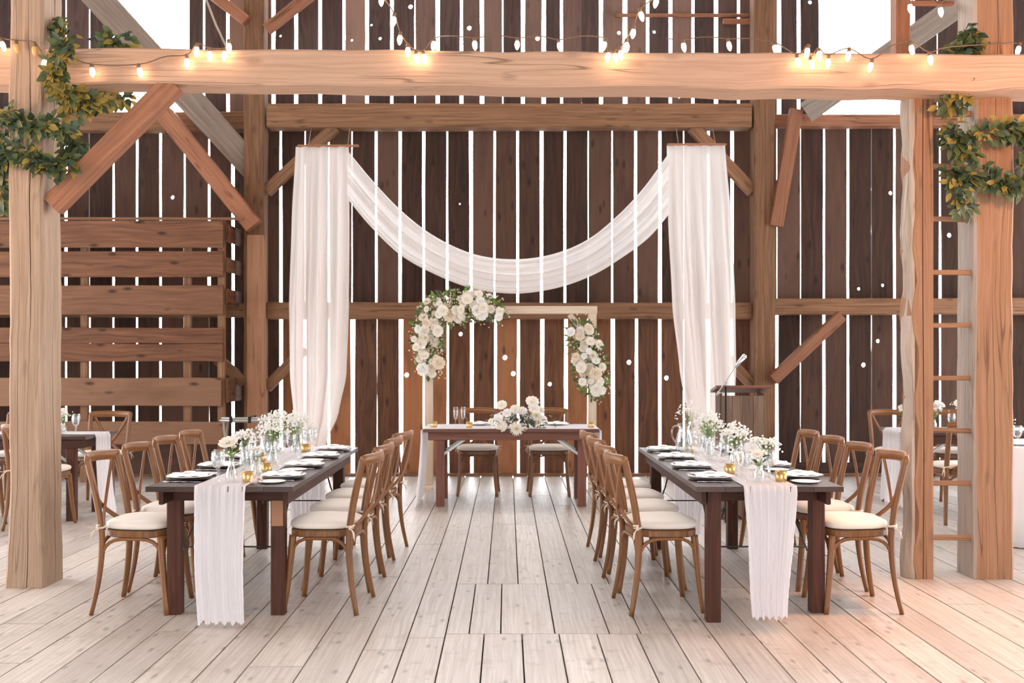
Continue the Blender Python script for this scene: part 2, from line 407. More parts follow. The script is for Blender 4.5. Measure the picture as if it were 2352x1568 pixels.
# side walls with wide barn doorways, roof
def sidewall(name, X):
    w = MB(); y = -4.0
    while y < WY-.02:
        y2 = min(y+.27, WY)
        z0 = 3.9 if (1.0 < y < 11.6) else 0
        w.box((X, y+.012, z0), (X+.025*(1 if X > 0 else -1), y2-.012, 4.9)); y = y2+.004
    structure(w.build(name, M['wall_top']))
def frontwall():
    w = MB(); x = -8.36
    while x < 8.36:
        z0 = 3.0 if abs(x+.13) < 3.6 else 0
        w.box((x+.01, -4.03, z0), (x+.26, -4.0, 5.0)); x += .27
    structure(w.build('wall_front', M['wall_top']))
frontwall()
sidewall('wall_left', -8.4); sidewall('wall_right', 8.4)
r = MB()
for sx in (-1, 1):
    for i in range(60):
        y0 = -4.0+i*.28
        if y0 > WY: break
        r.beam((sx*8.5, y0+.14, 4.85), (0, y0+.14, 8.6), .27, .03, up=(0, 0, 1))
structure(r.build('ceiling', M['roof']))

# floor
fl = MB(); Z0, Z1 = -.03, 0.0
def fboard(x0, x1, y0, y1):
    g = .0035
    fl.box((x0+g, y0+g, Z0), (x1-g, y1-g, Z1+R.uniform(-.0015, .0)), ch=.0015)
def run(x0, x1, y0, y1):
    y = y0
    while y < y1-.01:
        L = R.uniform(2.2, 4.4); e = min(y+L, y1)
        if y1-e < .5: e = y1
        fboard(x0, x1, y, e); y = e
edges = [-.322]
while edges[0] > -8.4: edges.insert(0, edges[0]-R.choice((.19, .2, .22, .24, .26)))
for a, b in zip(edges[:-1], edges[1:]): run(a, b, -4-R.uniform(0, 2), WY)
edges = [.864]
while edges[-1] < 8.4: edges.append(edges[-1]+R.choice((.19, .2, .22, .24, .26)))
for a, b in zip(edges[:-1], edges[1:]): run(a, b, -4-R.uniform(0, 2), WY)
near = [-.322, -.12, .077, .27, .468, .675, .864]
for a, b in zip(near[:-1], near[1:]): run(a, b, -4, 5.34)
m_ = [-.322, -.20, -.034, .25, .535, .70, .864]
for a, b in zip(m_[:-1], m_[1:]): run(a, b, 5.34, 6.52)
f_ = [-.322, -.125, .07, .25, .45, .65, .864]
for a, b in zip(f_[:-1], f_[1:]): run(a, b, 6.52, WY)
structure(fl.build('floor', M['floor']))
u = MB(); u.box((-8.6, -6.5, -.12), (8.6, WY+.02, -.032)); structure(u.build('floor_substrate', M['under']))

# ------------------------------------------------------------------ timber frame
def timber(name, label, cat, p0, p1, w, h, mat, jit=.008, side=None, up=(0, 0, 1), ch=.012, group=None, segl=.25):
    mb = MB(); L = (Vector(p1)-Vector(p0)).length
    mb.beam(p0, p1, w, h, up=up, seg=max(2, int(L/segl)), jit=jit, ch=ch, side=side)
    o = mb.build(name, mat); return tag(o, label, cat, group)
def cracked_post(label, x0, x1, y0, y1, z1, mat, cracks, seed, foot=0.0, n=60, side_mat=None):
    cracks = sorted(cracks, key=lambda c: (c[0], c[1])); rr = random.Random(seed); mb = MB(); rings = []
    W = [[rr.uniform(-1, 1) for _ in range(4)] for _ in cracks]; jx = [0, 0, 0, 0]
    for i in range(n+1):
        z = z1*i/n; jx = [.7*q+rr.uniform(-.0035, .0035) for q in jx]
        fl = foot*max(0, 1-z/1.1)**2
        a, b, c, d = x0+jx[0]-fl, x1+jx[1]+fl*.4, y0+jx[2], y1+jx[3]; ch = .014+.004*math.sin(z*4)
        r = [(a+ch, c, z)]
        for (face, pos, wd, dp), w in zip(cracks, W):
            if face != 'f': continue
            x = a+(b-a)*(pos+.05*math.sin(z*1.7+w[0]*3)+.02*math.sin(z*5+w[1]*3)); k = wd*(.55+.45*math.sin(z*2.1+w[2]*3))
            r += [(x-k/2, c, z), (x, c+dp, z), (x+k/2, c, z)]
        r += [(b-ch, c, z), (b, c+ch, z)]
        for (face, pos, wd, dp), w in zip(cracks, W):
            if face != 'r': continue
            y = c+(d-c)*(pos+.05*math.sin(z*1.7+w[0]*3)+.02*math.sin(z*5+w[1]*3)); k = wd*(.55+.45*math.sin(z*2.1+w[2]*3))
            r += [(b, y-k/2, z), (b-dp, y, z), (b, y+k/2, z)]
        r += [(b, d-ch, z), (b-ch, d, z), (a+ch, d, z), (a, d-ch, z), (a, c+ch, z)]
        rings.append(r)
    mb.loft(rings)
    o = mb.build('timber_post', [mat]+([side_mat] if side_mat else []))
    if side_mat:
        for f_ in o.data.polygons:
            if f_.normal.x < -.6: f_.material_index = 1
    return tag(o, label, 'post')
# near left post
cracked_post('pale hand-hewn post wrapped with ivy, standing at far left', -3.118, -2.905, 6.40, 6.68, 6.2, M['timber_pale'], [('f', .60, .009, .05), ('r', .55, .011, .06), ('f', .25, .003, .02)], 4, .028)
cracked_post('orange-brown square post wrapped with garland beside the ladder', 3.04, 3.295, 6.65, 6.92, 6.2, M['timber_or'], [('f', .52, .005, .04)], 6, side_mat=M['timber_daylit'])  # left face painted greyer to carry the daylight falling on it
# back posts
for px, side_, lab in ((588, 'left', 'square post at the back wall left of the white drapes'), (1751, 'right', 'square post at the back wall right of the white drapes')):
    timber('timber_post', lab, 'post', P(px, 821, 12.25)*1 - Vector((0, 0, H)), Vector((P(px, 0, 12.25).x, 12.25, 7.15)), .245, .22, M['timber_back'], side=(1, 0, 0), jit=.01)
# main near beam
mb = MB(); rings = []
nb = 40
for i in range(nb+1):
    t = i/nb; x = -4.9+(9.8)*t; d = 6.42; px = HX+x*F/d
    yt = 109+(px-150)/1950*14; yb = 192+(px-150)/1950*13
    if px < 150: yt, yb = 109, 192
    zt = H-(yt-HY)*d/F+R.uniform(-.006, .006); zb = H-(yb-HY)*d/F+R.uniform(-.009, .009)
    dep = .20+.14*t; c = .012
    y0 = d+R.uniform(-.004, .004); y1 = d+dep
    rings.append([(x, y0+c, zb), (x, y1-c, zb-.0), (x, y1, zb+c), (x, y1, zt-c), (x, y1-c, zt), (x, y0+c, zt), (x, y0, zt-c), (x, y0, zb+c)])
mb.loft(rings)
tag(mb.build('timber_beam', M['timber']), 'long thick pale beam strung with bulbs across the near posts', 'beam')
# back beams
def girt(label, x0, x1, y0, y1, d=12.36, dep=.2, mat='timber_back', jit=.008):
    a = P(x0, (y0+y1)/2, d); b = P(x1, (y0+y1)/2, d); h = (y1-y0)*d/F
    a.y = b.y = d+dep/2
    timber('timber_beam', label, 'beam', a, b, dep, h, M[mat], jit=jit, side=(0, 1, 0))
girt('thick weathered beam between the back posts above the drapes', 612, 1727, 237, 291, 12.14, .25)
girt('brown rail at the back wall behind the drapes and arbor', 613, 1727, 694, 732, 12.22, .2)
girt('upper rail of the back wall left of the left back post', -420, 564, 256, 298, 12.25, .2)
girt('lower rail behind the slatted partition on the left wall section', -420, 564, 694, 728, 12.25, .2)
girt('upper rail of the back wall behind the ladder', 1776, 2760, 262, 288, 12.25, .2, 'timber_red')
girt('waist-high rail of the back wall behind the ladder', 1776, 2760, 684, 722, 12.25, .2)
girt('thin rail high on the back wall near the right loft opening', 1415, 1720, 30, 38, 12.44, .05, 'timber_red', .003)
girt('short tie piece high on the right back post', 1662, 1728, 42, 54, 12.40, .05, 'timber_red', .003)

def brace(label, x0, y0, x1, y1, wpx, d, dep=.12, mat='timber_red', d1=None):
    a = P(x0, y0, d); b = P(x1, y1, d1 or d)
    timber('timber_brace', label, 'brace', a, b, dep, wpx*d/F, M[mat], side=(0, 1, 0), jit=.004, ch=.006)
brace('reddish diagonal brace crossing from the ivy post to the near beam', 400, 192, 122, 473, 50, 6.47, .09)
brace('orange diagonal brace running down to the left back post', 378, 262, 584, 520, 40, 12.0, .16, 'timber_red')
brace('grey weathered brace behind the orange brace at upper left', 165, -70, 590, 395, 62, 11.4, .2, 'timber_dim', 12.36)
brace('grey weathered brace slanting up beside the right garland post', 2262, -30, 1852, 258, 52, 11.2, .2, 'timber_grey', 12.1)
brace('narrow reddish brace leaning on the right back post', 1829, 252, 1782, 520, 30, 12.12, .1)
brace('short brace rising right from the low part of the right back post', 1775, 872, 1932, 725, 26, 12.08, .12)
brace('short brace behind the top of the left drape', 612, 440, 770, 292, 26, 12.25, .1, 'timber_back')
brace('short brace behind the top of the right drape', 1728, 440, 1590, 292, 26, 12.25, .1, 'timber_back')
brace('low brace between left back post and left drape', 612, 890, 700, 800, 24, 12.25, .1, 'timber_back')
brace('low brace between right drape and right back post', 1728, 885, 1650, 800, 24, 12.25, .1, 'timber_back')
brace('brace high on the left back post, left side', 566, 48, 440, -50, 24, 12.1, .1, 'timber_red')
brace('brace high on the left back post, right side', 612, 68, 750, -40, 24, 12.1, .1, 'timber_red')
brace('low dark brace left of the left back post', 564, 880, 500, 825, 24, 12.2, .1, 'timber_back')
# collar boards seen through the loft opening side
timber('timber_brace', 'orange facing timber on the lower half of the left back post', 'brace', P(589, 1090, 12.1), P(589, 540, 12.1), .225, .05, M['timber_or'], side=(1, 0, 0), jit=.004)
# rope
mb = MB(); mb.tube([P(470, -10, 11.5), P(495, 55, 11.5), P(524, 116, 11.5)], .012, 6)
tag(mb.build('rope', M['rope']), 'old rope slanting above the near beam at upper left', 'rope')

# ladder
lad = thing('ladder', 'tall wooden ladder with bark-edged rail beside the garland post', 'ladder', (2.7, 6.7, 0))
def rel(p, o): return Vector(p)-Vector(o.location)
mb = MB(); L0 = Vector(lad.location)
rings = []
for i in range(31):
    z = 3.22*i/30; wv = .012*math.sin(i*1.3)+R.uniform(-.006, .006)+(.014 if i > 14 else 0)-(.0)
    xL, xR = 2.632-L0.x-wv, 2.772-L0.x
    y0, y1 = -.05, .115
    xc = xR-.068+.004*math.sin(z*2)
    rings.append([(xL+.03, y0, z), (xc-.003, y0, z), (xc, y0+.03, z), (xc+.003, y0, z), (xR-.005, y0, z), (xR, y0+.005, z), (xR, y1, z), (xL+.03, y1, z), (xL, y1-.02, z), (xL+.006, y0+.035, z)])
mb.loft(rings); rail = mb.build('rail', M['timber_or'], lad)
mb = MB(); mb.box((2.64-L0.x, .25, 3.5), (2.74-L0.x, .36, 6.2), seg=8, jit=.004); mb.build('rail', M['timber_red'], lad)
mb = MB(); rings = []
for i in range(31):
    z = .002+3.21*i/30; w = .018+.012*math.sin(i*.9+1)+R.uniform(0, .008)
    xo = 2.632-L0.x
    rings.append([(xo-w, y, z) if k == 0 else (xo+.004-w*.2, y, z) for k, y in ((1, -.045), (0, -.01), (0, .07), (1, .11))]+[(xo+.02, .11, z), (xo+.02, -.045, z)])
mb.loft(rings); o = mb.build('bark_edge', M['bark'], lad); o['label'] = 'grey bark edge'
for i, y in enumerate((262, 383, 503, 625, 746, 868, 988, 1110, 1233)):
    q = P(2145, y, 6.72); mb = MB()
    zz = q.z
    mb.beam((2.773-L0.x, -.005+.02, zz+R.uniform(-.004, .004)), (3.045-L0.x, .02, zz+R.uniform(-.004, .004)), .04, .032, seg=3, jit=.002)
    mb.build('rung', M['timber_or'], lad)
for y in (8, -110):
    q = P(2145, y, 7.0); mb = MB(); mb.beam((2.74-L0.x, .3, q.z), (3.05-L0.x, .3, q.z), .04, .03); mb.build('rung', M['timber_red'], lad)

# slatted partition at left
par = thing('slatted_partition', 'slatted partition of rough horizontal planks at the left back', 'partition', (-3.3, 11.75, 0))
pd = 11.72
def plank(px0, px1, y0, y1, d=pd, name='plank'):
    a = P(px0, (y0+y1)/2, d)-par.location; b = P(px1, (y0+y1)/2, d)-par.location
    a.y = b.y = d-par.location.y+.014
    mb = MB(); mb.beam(a, b, .028, (y1-y0)*d/F, seg=14, jit=.007, ch=.004, side=(0, 1, 0)); mb.build(name, M['crib'], par)
for y0, y1 in ((507, 568), (577, 636), (655, 722), (752, 788), (789, 830), (868, 932), (968, 1020)):
    plank(-420, 512 if y0 != 868 else 508, y0, y1)
plank(-420, 560, 498, 505)
for px in (-300, -120, 60, 190, 428, 506):
    a = P(px, HY, pd+.03)-par.location; mb = MB()
    mb.box((a.x-.042, .032, -par.location.z), (a.x+.042, .09, H-(500-HY)*pd/F), seg=8, jit=.003)
    mb.build('upright', M['timber_back'], par)
for y0, y1 in ((512, 552), (590, 622), (662, 698), (868, 925)):
    za, zb = H-(y1-HY)*pd/F, H-(y0-HY)*pd/F
    mb = MB(); x = P(514, 0, pd).x-par.location.x
    mb.box((x+.002, .03, za), (x+.03, .66, zb), seg=3, jit=.004); mb.build('side_plank', M['crib'], par)

# ------------------------------------------------------------------ cross back chair
def arc_pts(a, b, c, n=6):
    a, b, c = Vector(a), Vector(b), Vector(c)
    return [a*(1-t)**2+b*2*t*(1-t)+c*t*t for t in [i/n for i in range(n+1)]]
def spline(ps, n=4):
    ps = [Vector(p) for p in ps]; out = []
    for i in range(len(ps)-1):
        p0 = ps[max(i-1, 0)]; p1 = ps[i]; p2 = ps[i+1]; p3 = ps[min(i+2, len(ps)-1)]
        for k in range(n):
            t = k/n
            out.append(.5*((2*p1)+(p2-p0)*t+(2*p0-5*p1+4*p2-p3)*t*t+(3*p1-p0-3*p2+p3)*t**3))
    out.append(ps[-1]); return out
def make_chair():
    t = thing('cross_back_chair', 'x', 'chair')
    W = M['chair']
    def bp(mb, name, mt=W): return mb.build(name, mt, t)
    for s in (-1, 1):
        mb = MB(); pts = spline([(s*.222, -.222, 0), (s*.205, -.192, .16), (s*.196, -.175, .32), (s*.192, -.175, .46), (s*.193, -.198, .62), (s*.197, -.238, .80), (s*.198, -.252, .865)], 3)
        mb.tube(pts, [.0150+.0065*min(1, i/7) for i in range(len(pts))], 8, flat=.85); bp(mb, 'back_leg')
        mb = MB(); pts = spline([(s*.205, .200, 0), (s*.188, .180, .16), (s*.178, .165, .32), (s*.172, .155, .435)], 3)
        mb.tube(pts, [.0150+.0065*min(1, i/7) for i in range(len(pts))], 8); bp(mb, 'front_leg')
    # top rail, bent band
    mb = MB(); rings = []
    for i in range(15):
        a = -1+2*i/14; x = a*.212; y = -.248-.062*(1-a*a); z = .868-.006*a*a
        hh = .031 if abs(a) < .95 else .025; th = .014
        tdir = Vector((.222, .124*a, 0)).normalized(); nn = Vector((tdir.y, -tdir.x, 0))
        c = Vector((x, y, z))
        rings.append([c+nn*(th*math.cos(k*PI/4))+Vector((0, 0, hh*math.sin(k*PI/4)*(1.0 if k not in (1, 3, 5, 7) else 1.25))) for k in range(8)])
    mb.loft(rings, smooth=True); bp(mb, 'top_rail')
    # crossing slats
    for s in (-1, 1):
        mb = MB(); pts = spline([(s*.172, -.270, .852), (s*.115, -.268-.004*s, .74), (s*.02, -.252-.007*s, .60), (-s*.075, -.218-.005*s, .52), (-s*.14, -.182, .472)], 4)
        mb.tube(pts, .0165, 8, flat=.42, up=(0, 1, 0)); bp(mb, 'cross_slat')
    # seat frame
    def ring(sc, z, n=28):
        out = []
        for k in range(n):
            a = 2*PI*k/n; ca, sa = math.cos(a), math.sin(a)
            e = .62
            x = abs(ca)**e*(1 if ca > 0 else -1); y = abs(sa)**e*(1 if sa > 0 else -1)
            out.append((x*(.205+.016*y)*sc, y*.188*sc, z))
        return out
    mb = MB(); mb.loft([ring(.97, .428), ring(1, .434), ring(1, .462), ring(.97, .468)], smooth=False); bp(mb, 'seat')
    mb = MB(); mb.loft([ring(.90, .470), ring(1.0, .478), ring(1.035, .492), ring(1.01, .508), ring(.88, .519), ring(.5, .525), ring(.05, .522)], smooth=True)
    o = bp(mb, 'cushion', M['cushion']); o['label'] = 'cream tie-on seat cushion'
    # bent underseat arches
    cs = {(-1, -1): (-.199, -.18), (1, -1): (.199, -.18), (1, 1): (.181, .17), (-1, 1): (-.181, .17)}
    for a, b in (((-1, -1), (1, -1)), ((1, -1), (1, 1)), ((1, 1), (-1, 1)), ((-1, 1), (-1, -1))):
        A, B = Vector((*cs[a], .265)), Vector((*cs[b], .265))
        pts = arc_pts(A, (A.x, A.y, .415), A.lerp(B, .34)+Vector((0, 0, .155)), 6)
        pts2 = arc_pts(B, (B.x, B.y, .415), B.lerp(A, .34)+Vector((0, 0, .155)), 6)
        mb = MB(); mb.tube(pts+pts2[::-1], .011, 6); bp(mb, 'arch_brace')
    for s in (-1, 1):
        mb = MB(); c = Vector((s*.193, -.178, .485))
        mb.tube([c+Vector((.023*math.cos(k*PI/4), .023*math.sin(k*PI/4), .002*k)) for k in range(9)], .006, 6)
        mb.ball(c+Vector((s*.026, -.008, 0)), .012, 6)
        for dx, dz in ((.028, -.055), (.008, -.07), (.035, .012)):
            mb.tube([c+Vector((s*.026, -.01, 0)), c+Vector((s*(.026+dx*.6), -.03, dz*.4)), c+Vector((s*(.026+dx), -.035, dz))], [.004, .006, .003], 5, flat=.5)
        bp(mb, 'tie', M['tie'])
    return t
ORD = ['nearest the camera', 'second from the camera', 'third from the camera', 'farthest from the camera']
chair0 = make_chair(); first = [True]
def chair(x, y, rz, label, group):
    if first[0]:
        first[0] = False; chair0.location = (x, y, 0); chair0.rotation_euler = (0, 0, rz); chair0['label'] = label; chair0['group'] = group; return chair0
    return dup(chair0, (x, y, 0), rz, label, group)
# chair faces +y locally; facing +x => rz=-90deg
rd = math.radians
YS = [5.96, 6.52, 7.07, 7.63]
G = 'cross-back chairs along the two long tables'
for i, y in enumerate(YS):
    chair(-1.045+(.02 if i == 3 else 0), y+.0, rd(90-5-(6 if i == 3 else 0)), 'brown cross-back chair, aisle side of left long table, '+ORD[i], G)
    chair(.885-.008*i, y-.01, rd(-90+7), 'brown cross-back chair, aisle side of right long table, '+ORD[i], G)
    chair(-2.10, y-.02, rd(-90-2), 'brown cross-back chair, outer side of left long table, '+ORD[i], G)
    chair(1.99, y-.0, rd(90+1), 'brown cross-back chair, outer side of right long table, '+ORD[i], G)
chair(-.31, 10.80, rd(180), 'cross-back chair behind the head table, left of the flowers', 'chairs behind the head table')
chair(.44, 10.80, rd(180), 'cross-back chair behind the head table, right of the flowers', 'chairs behind the head table')
GB = 'cross-back chairs at the far side tables'
chair(-3.97, 8.72, 0, 'cross-back chair partly behind the ivy post, its cushion edge showing right', GB)
chair(-4.55, 8.66, 0, 'cross-back chair at the left frame edge before the far table', GB)
chair(-4.02, 10.12, rd(180), 'cross-back chair behind the far left table by its runner', GB)
chair(-4.85, 10.12, rd(180), 'cross-back chair behind the far left table at frame edge', GB)
chair(3.98, 10.45, rd(178), 'cross-back chair behind the far right table by its runner', GB)
chair(4.55, 10.45, rd(180), 'cross-back chair behind the far right table, seen between ladder rungs', GB)
chair(3.98, 9.02, rd(2), 'cross-back chair seen through the ladder, back to camera', GB)
chair(4.25, 8.78+.02, rd(172), 'cross-back chair behind the linen table at right edge', GB) if False else None

# ------------------------------------------------------------------ tables
def long_table(x0, x1, y0, y1, label, rot=0, mat='table', legs=None, group=None, tw=.028):
    cx, cy = (x0+x1)/2, (y0+y1)/2
    t = thing('farm_table', label, 'table', (cx, cy, 0), rot, group)
    hx, hy = (x1-x0)/2, (y1-y0)/2; T = M[mat]
    mb = MB(); n = 5
    along_y = hy > hx
    for i in range(n):
        if along_y: a, b = -hx+2*hx*i/n, -hx+2*hx*(i+1)/n; mb.box((a+.0008, -hy, .75-tw), (b-.0008, hy, .75), ch=.002, seg=3)
        else: a, b = -hy+2*hy*i/n, -hy+2*hy*(i+1)/n; mb.box((-hx, a+.0008, .75-tw), (hx, b-.0008, .75), ch=.002, seg=3)
    mb.build('tabletop', M['table_top'] if mat == 'table' else T, t)
    ins = .045
    mb = MB(); z0, z1 = .75-tw-.080, .75-tw-.0005
    if along_y:
        for q in (-1, 1):
            mb.box((q*(hx-ins-.012)-.0125, -hy+.08, z0), (q*(hx-ins-.012)+.0125, hy-.08, z1))
            mb.box((-hx+ins+.026, q*(hy-.25)-.012, z0), (hx-ins-.026, q*(hy-.25)+.012, z1))
    else:
        mb.box((-hx+ins, -hy+ins, z0), (hx-ins, -hy+ins+.025, z1)); mb.box((-hx+ins, hy-ins-.025, z0), (hx-ins, hy-ins, z1))
        mb.box((-hx+ins, -hy+ins+.026, z0), (-hx+ins+.025, hy-ins-.026, z1)); mb.box((hx-ins-.025, -hy+ins+.026, z0), (hx-ins, hy-ins-.026, z1))
    mb.build('apron', T, t)
    a = .078; le = .10 if along_y else .06
    for sx in (-1, 1):
        for sy in (-1, 1):
            X = sx*(hx-.10 if along_y else hx-.16); Y = sy*(hy-.20 if along_y else hy-.10)
            if legs and (sx, sy) in legs: X, Y = legs[(sx, sy)][0]-cx, legs[(sx, sy)][1]-cy
            mb = MB(); mb.box((X-a/2, Y-a/2, 0), (X+a/2, Y+a/2, z1-.001), ch=.006); lg = mb.build('leg', T, t)
    for s in (-1, 1):
        mb = MB()
        if along_y:
            for sx in (-1, 1):
                mb.tube([(sx*(hx-.12), s*(hy-.26), .36), (sx*(hx-.14), s*(hy-.42), .50), (sx*(hx-.14), s*(hy-.62), .66)], .006, 6)
            mb.tube([(-hx+.12, s*(hy-.27), .38), (hx-.12, s*(hy-.27), .38)], .005, 6)
            mb.build('folding_brace', M['iron'], t)
        else:
            for sy in (-1, 1):
                mb = MB()
                mb.beam((s*(hx-.19), sy*(hy-.14), .50), (s*(hx-.42), sy*(hy-.14), .66), .012, .03)
                mb.build('folding_brace', M['galv'], t)
    return t
tl = long_table(-1.935, -1.145, 5.47, 7.86, 'dark brown long table with hanging gauze runner, left of the aisle', legs={(-1, -1): (-1.87, 5.77), (1, -1): (-1.285, 5.76), (-1, 1): (-1.85, 7.74), (1, 1): (-1.27, 7.72)})
mb = MB(); mb.box((-1.285-.032+1.54, 5.76-.04-6.665-.006, .50), (-1.285+.032+1.54, 5.76-.04-6.665, .70), ch=.002)
mb.build('hinge_plate', M['copper'], tl)['label'] = 'light brown hinge plate'
tr = long_table(1.01, 1.80, 5.47, 7.86, 'dark brown long table with hanging gauze runner, right of the aisle', legs={(-1, -1): (1.125, 5.60), (1, -1): (1.755, 5.81), (-1, 1): (1.12, 7.72), (1, 1): (1.70, 7.74)})
th = long_table(-.81, .885, 9.82, 10.60, 'reddish-brown head table with white runner before the floral arbor', mat='head_table')
tbl = long_table(-5.9, -3.69, 8.95, 9.70, 'dark far table partly behind the ivy-wrapped post', group='far side tables')
tbr = long_table(3.70, 5.9, 9.42, 10.18, 'dark far table seen behind the ladder', group='far side tables')

def runner(name, label, cx, w, y0, y1, d0, d1, along='y', nar=0.0, seed=1, z=.7515, cy=None, flare=0.0, pool=0.0):
    """gauze strip laid along a table and hanging over both ends (d0,d1 hang lengths)"""
    rr = random.Random(seed); rows = []
    ph = [rr.uniform(0, 6.3) for _ in range(8)]
    n = 70; L = y1-y0
    st = []
    k0 = 34 if d0 > 0 else 0
    for i in range(k0): st.append(('h0', d0*(1-i/k0)))
    for i in range(25): st.append(('t', y0+L*i/24))
    k1 = 30 if d1 > 0 else 0
    for i in range(1, k1+1): st.append(('h1', d1*i/k1))
    for kind, q in st:
        row = []
        for j in range(n+1):
            s = j/n-.5
            hang = q if kind != 't' else 0
            rag = (.006*math.sin(j*2.3+ph[0])+.010*math.sin(j*.5+ph[1])) if hang > 0 else 0
            wf = 1-nar*hang+flare*hang*hang
            x = s*w*wf + .012*hang*math.sin(hang*7+ph[2]) + rr.uniform(-.0012, .0012)
            fold = (.008*math.sin(s*w*170+ph[3]+.6*math.sin(hang*5))+.006*math.sin(s*w*320+ph[4]+hang*2)+.004*math.sin(s*w*90+ph[5]))
            if kind == 't': px_, py_, pz_ = x, q, z+.002+abs(fold)*.35
            elif kind == 'h0':
                rad = .012; px_, py_, pz_ = x, y0-rad-fold-.003-pool*hang*hang, z-hang+rag*(hang/d0)
            else: px_, py_, pz_ = x, y1+.012+fold+.003+pool*hang*hang, z-hang+rag*(hang/d1)
            pz_ = max(pz_, .006)
            if along == 'y': row.append((cx+px_, py_, pz_))
            else: row.append((py_, cx+px_, pz_))
        rows.append(row)
    mb = MB(); mb.grid(rows); o = mb.build(name, M['gauze'])
    return tag(o, label, 'table runner')
runner('table_runner', 'crinkled white gauze runner hanging off left long table', -1.535, .275, 5.47, 7.86, .728, .62, nar=.12, seed=3)
runner('table_runner', 'crinkled white gauze runner hanging off right long table', 1.405, .285, 5.47, 7.86, .70, .68, nar=.5, seed=8)
runner('table_runner', 'white gauze runner along the head table, pooling at both ends', 10.19, .72, -.81, .885, .742, .742, 'x', seed=5, nar=0, pool=.10)
runner('table_runner', 'white gauze runner on the far table behind the ivy post', 9.32, .34, -5.9, -3.69, 0, .74, 'x', seed=6, pool=.09)
runner('table_runner', 'white gauze runner on the far table behind the ladder', 9.80, .42, 3.70, 5.9, .70, 0, 'x', seed=9, flare=.9)
# linen covered table at right edge
lt = thing('banquet_table', 'round-cornered table under floor-length white linen at right frame edge', 'table', (4.7, 8.15, 0))
mb = MB(); rings = []
nn = 72
for z, sc in ((.008, 1.0), (.25, .97), (.5, .95), (.72, .93), (.752, .93), (.758, .915), (.7585, .5), (.7585, .02)):
    ring_ = []
    for k in range(nn):
        a = 2*PI*k/nn; ca, sa = math.cos(a), math.sin(a); e = .35
        amp = .02*(1-z/.75) if z < .75 else 0
        x = abs(ca)**e*(1 if ca > 0 else -1)*(.94*sc)+amp*math.sin(k*2.7)*ca
        y = abs(sa)**e*(1 if sa > 0 else -1)*(.50*sc)+amp*math.sin(k*2.7)*sa
        ring_.append((x, y, z))
    rings.append(ring_)
mb.loft(rings, smooth=True); mb.build('tablecloth', M['linen'], lt)
mb = MB(); mb.box((-.72, -.37, .70), (.72, .37, .745)); mb.build('tabletop', M['table'], lt)
for sx in (-1, 1):
    for sy in (-1, 1):
        mb = MB(); mb.tube([(sx*.64, sy*.30, 0), (sx*.64, sy*.30, .7)], .015, 8); mb.build('leg', M['galv'], lt)

# ------------------------------------------------------------------ tableware
TZ = .7505
def lathe_mesh(name, prof, mats, n=20, m=0):
    mb = MB(); mb.lathe(prof, n=n); return mb.mesh(name, mats)
me_charger = lathe_mesh('charger_plate', [(.001, .002), (.07, .002), (.119, .007), (.123, .009), (.118, .0095), (.07, .005), (.001, .006)], M['slate'], 28)
me_plate = lathe_mesh('dinner_plate', [(.001, .0), (.06, .0), (.08, .005), (.124, .011), (.127, .013), (.122, .0145), (.078, .009), (.001, .006)], M['china'], 28)
me_bread = lathe_mesh('bread_plate', [(.001, .0), (.045, .0), (.075, .008), (.077, .010), (.072, .0108), (.043, .004), (.001, .004)], M['china'], 24)
def napkin_mesh():
    mb = MB(); rows = []
    for i in range(9):
        t = i/8; row = []
        for j in range(13):
            s = j/12-.5
            z = .008+.016*math.sin(t*PI)*(1-abs(s)*.9)+.003*math.sin(j*1.7+i)
            row.append((s*.225*(1-.10*math.sin(t*PI)), (t-.5)*.19, z))
        rows.append(row)
    mb.grid(rows)
    rows2 = [[(p[0], p[1], .0045) for p in r] for r in rows]
    mb.grid(rows2[::-1])
    mb.loft([[(-.035, -.03, .022), (.0, -.045, .024), (.035, -.03, .022)], [(-.03, .02, .026), (.0, .01, .03), (.03, .02, .026)]])
    return mb.mesh('napkin', M['napkin'])
me_nap = napkin_mesh()
def cutlery(kind):
    mb = MB()
    if kind == 'fork':
        mb.tube([(0, -.09, .004), (0, 0, .005), (0, .04, .005)], [.005, .003, .003], 6, flat=.4)
        mb.tube([(0, .035, .005), (0, .055, .004)], [.004, .011], 6, flat=.25)
        for k in range(4): mb.tube([((k-1.5)*.006, .052, .004), ((k-1.5)*.006, .09, .006)], .0016, 5)
    else:
        mb.tube([(0, -.10, .004), (0, 0, .005)], [.0065, .004], 6, flat=.5)
        mb.tube([(0, 0, .005), (.002, .06, .004), (.004, .11, .004)], [.006, .009, .002], 6, flat=.2)
    return mb.mesh(kind, M['steel'])
me_fork, me_knife = cutlery('fork'), cutlery('knife')
me_bowl = lathe_mesh('bowl', [(.004, .072), (.018, .078), (.030, .098), (.035, .125), (.034, .15), (.031, .168), (.030, .168), (.033, .148), (.0338, .125), (.029, .1), (.016, .081), (.001, .078)], M['glass'], 18)
me_stem = lathe_mesh('stem', [(.034, 0), (.034, .0015), (.012, .005), (.0045, .012), (.0038, .06), (.005, .074), (.001, .076)], M['glass'], 14)
me_water = lathe_mesh('water', [(.001, .0788), (.0155, .0815), (.0285, .1), (.033, .124), (.0332, .138), (.001, .138)], M['water'], 16)
me_flute = lathe_mesh('bowl', [(.004, .082), (.013, .09), (.021, .12), (.0235, .16), (.022, .205), (.0212, .205), (.0226, .16), (.020, .12), (.012, .092), (.001, .088)], M['glass'], 16)
me_fstem = lathe_mesh('stem', [(.030, 0), (.030, .0015), (.008, .005), (.0035, .012), (.003, .07), (.004, .084), (.001, .086)], M['glass'], 12)
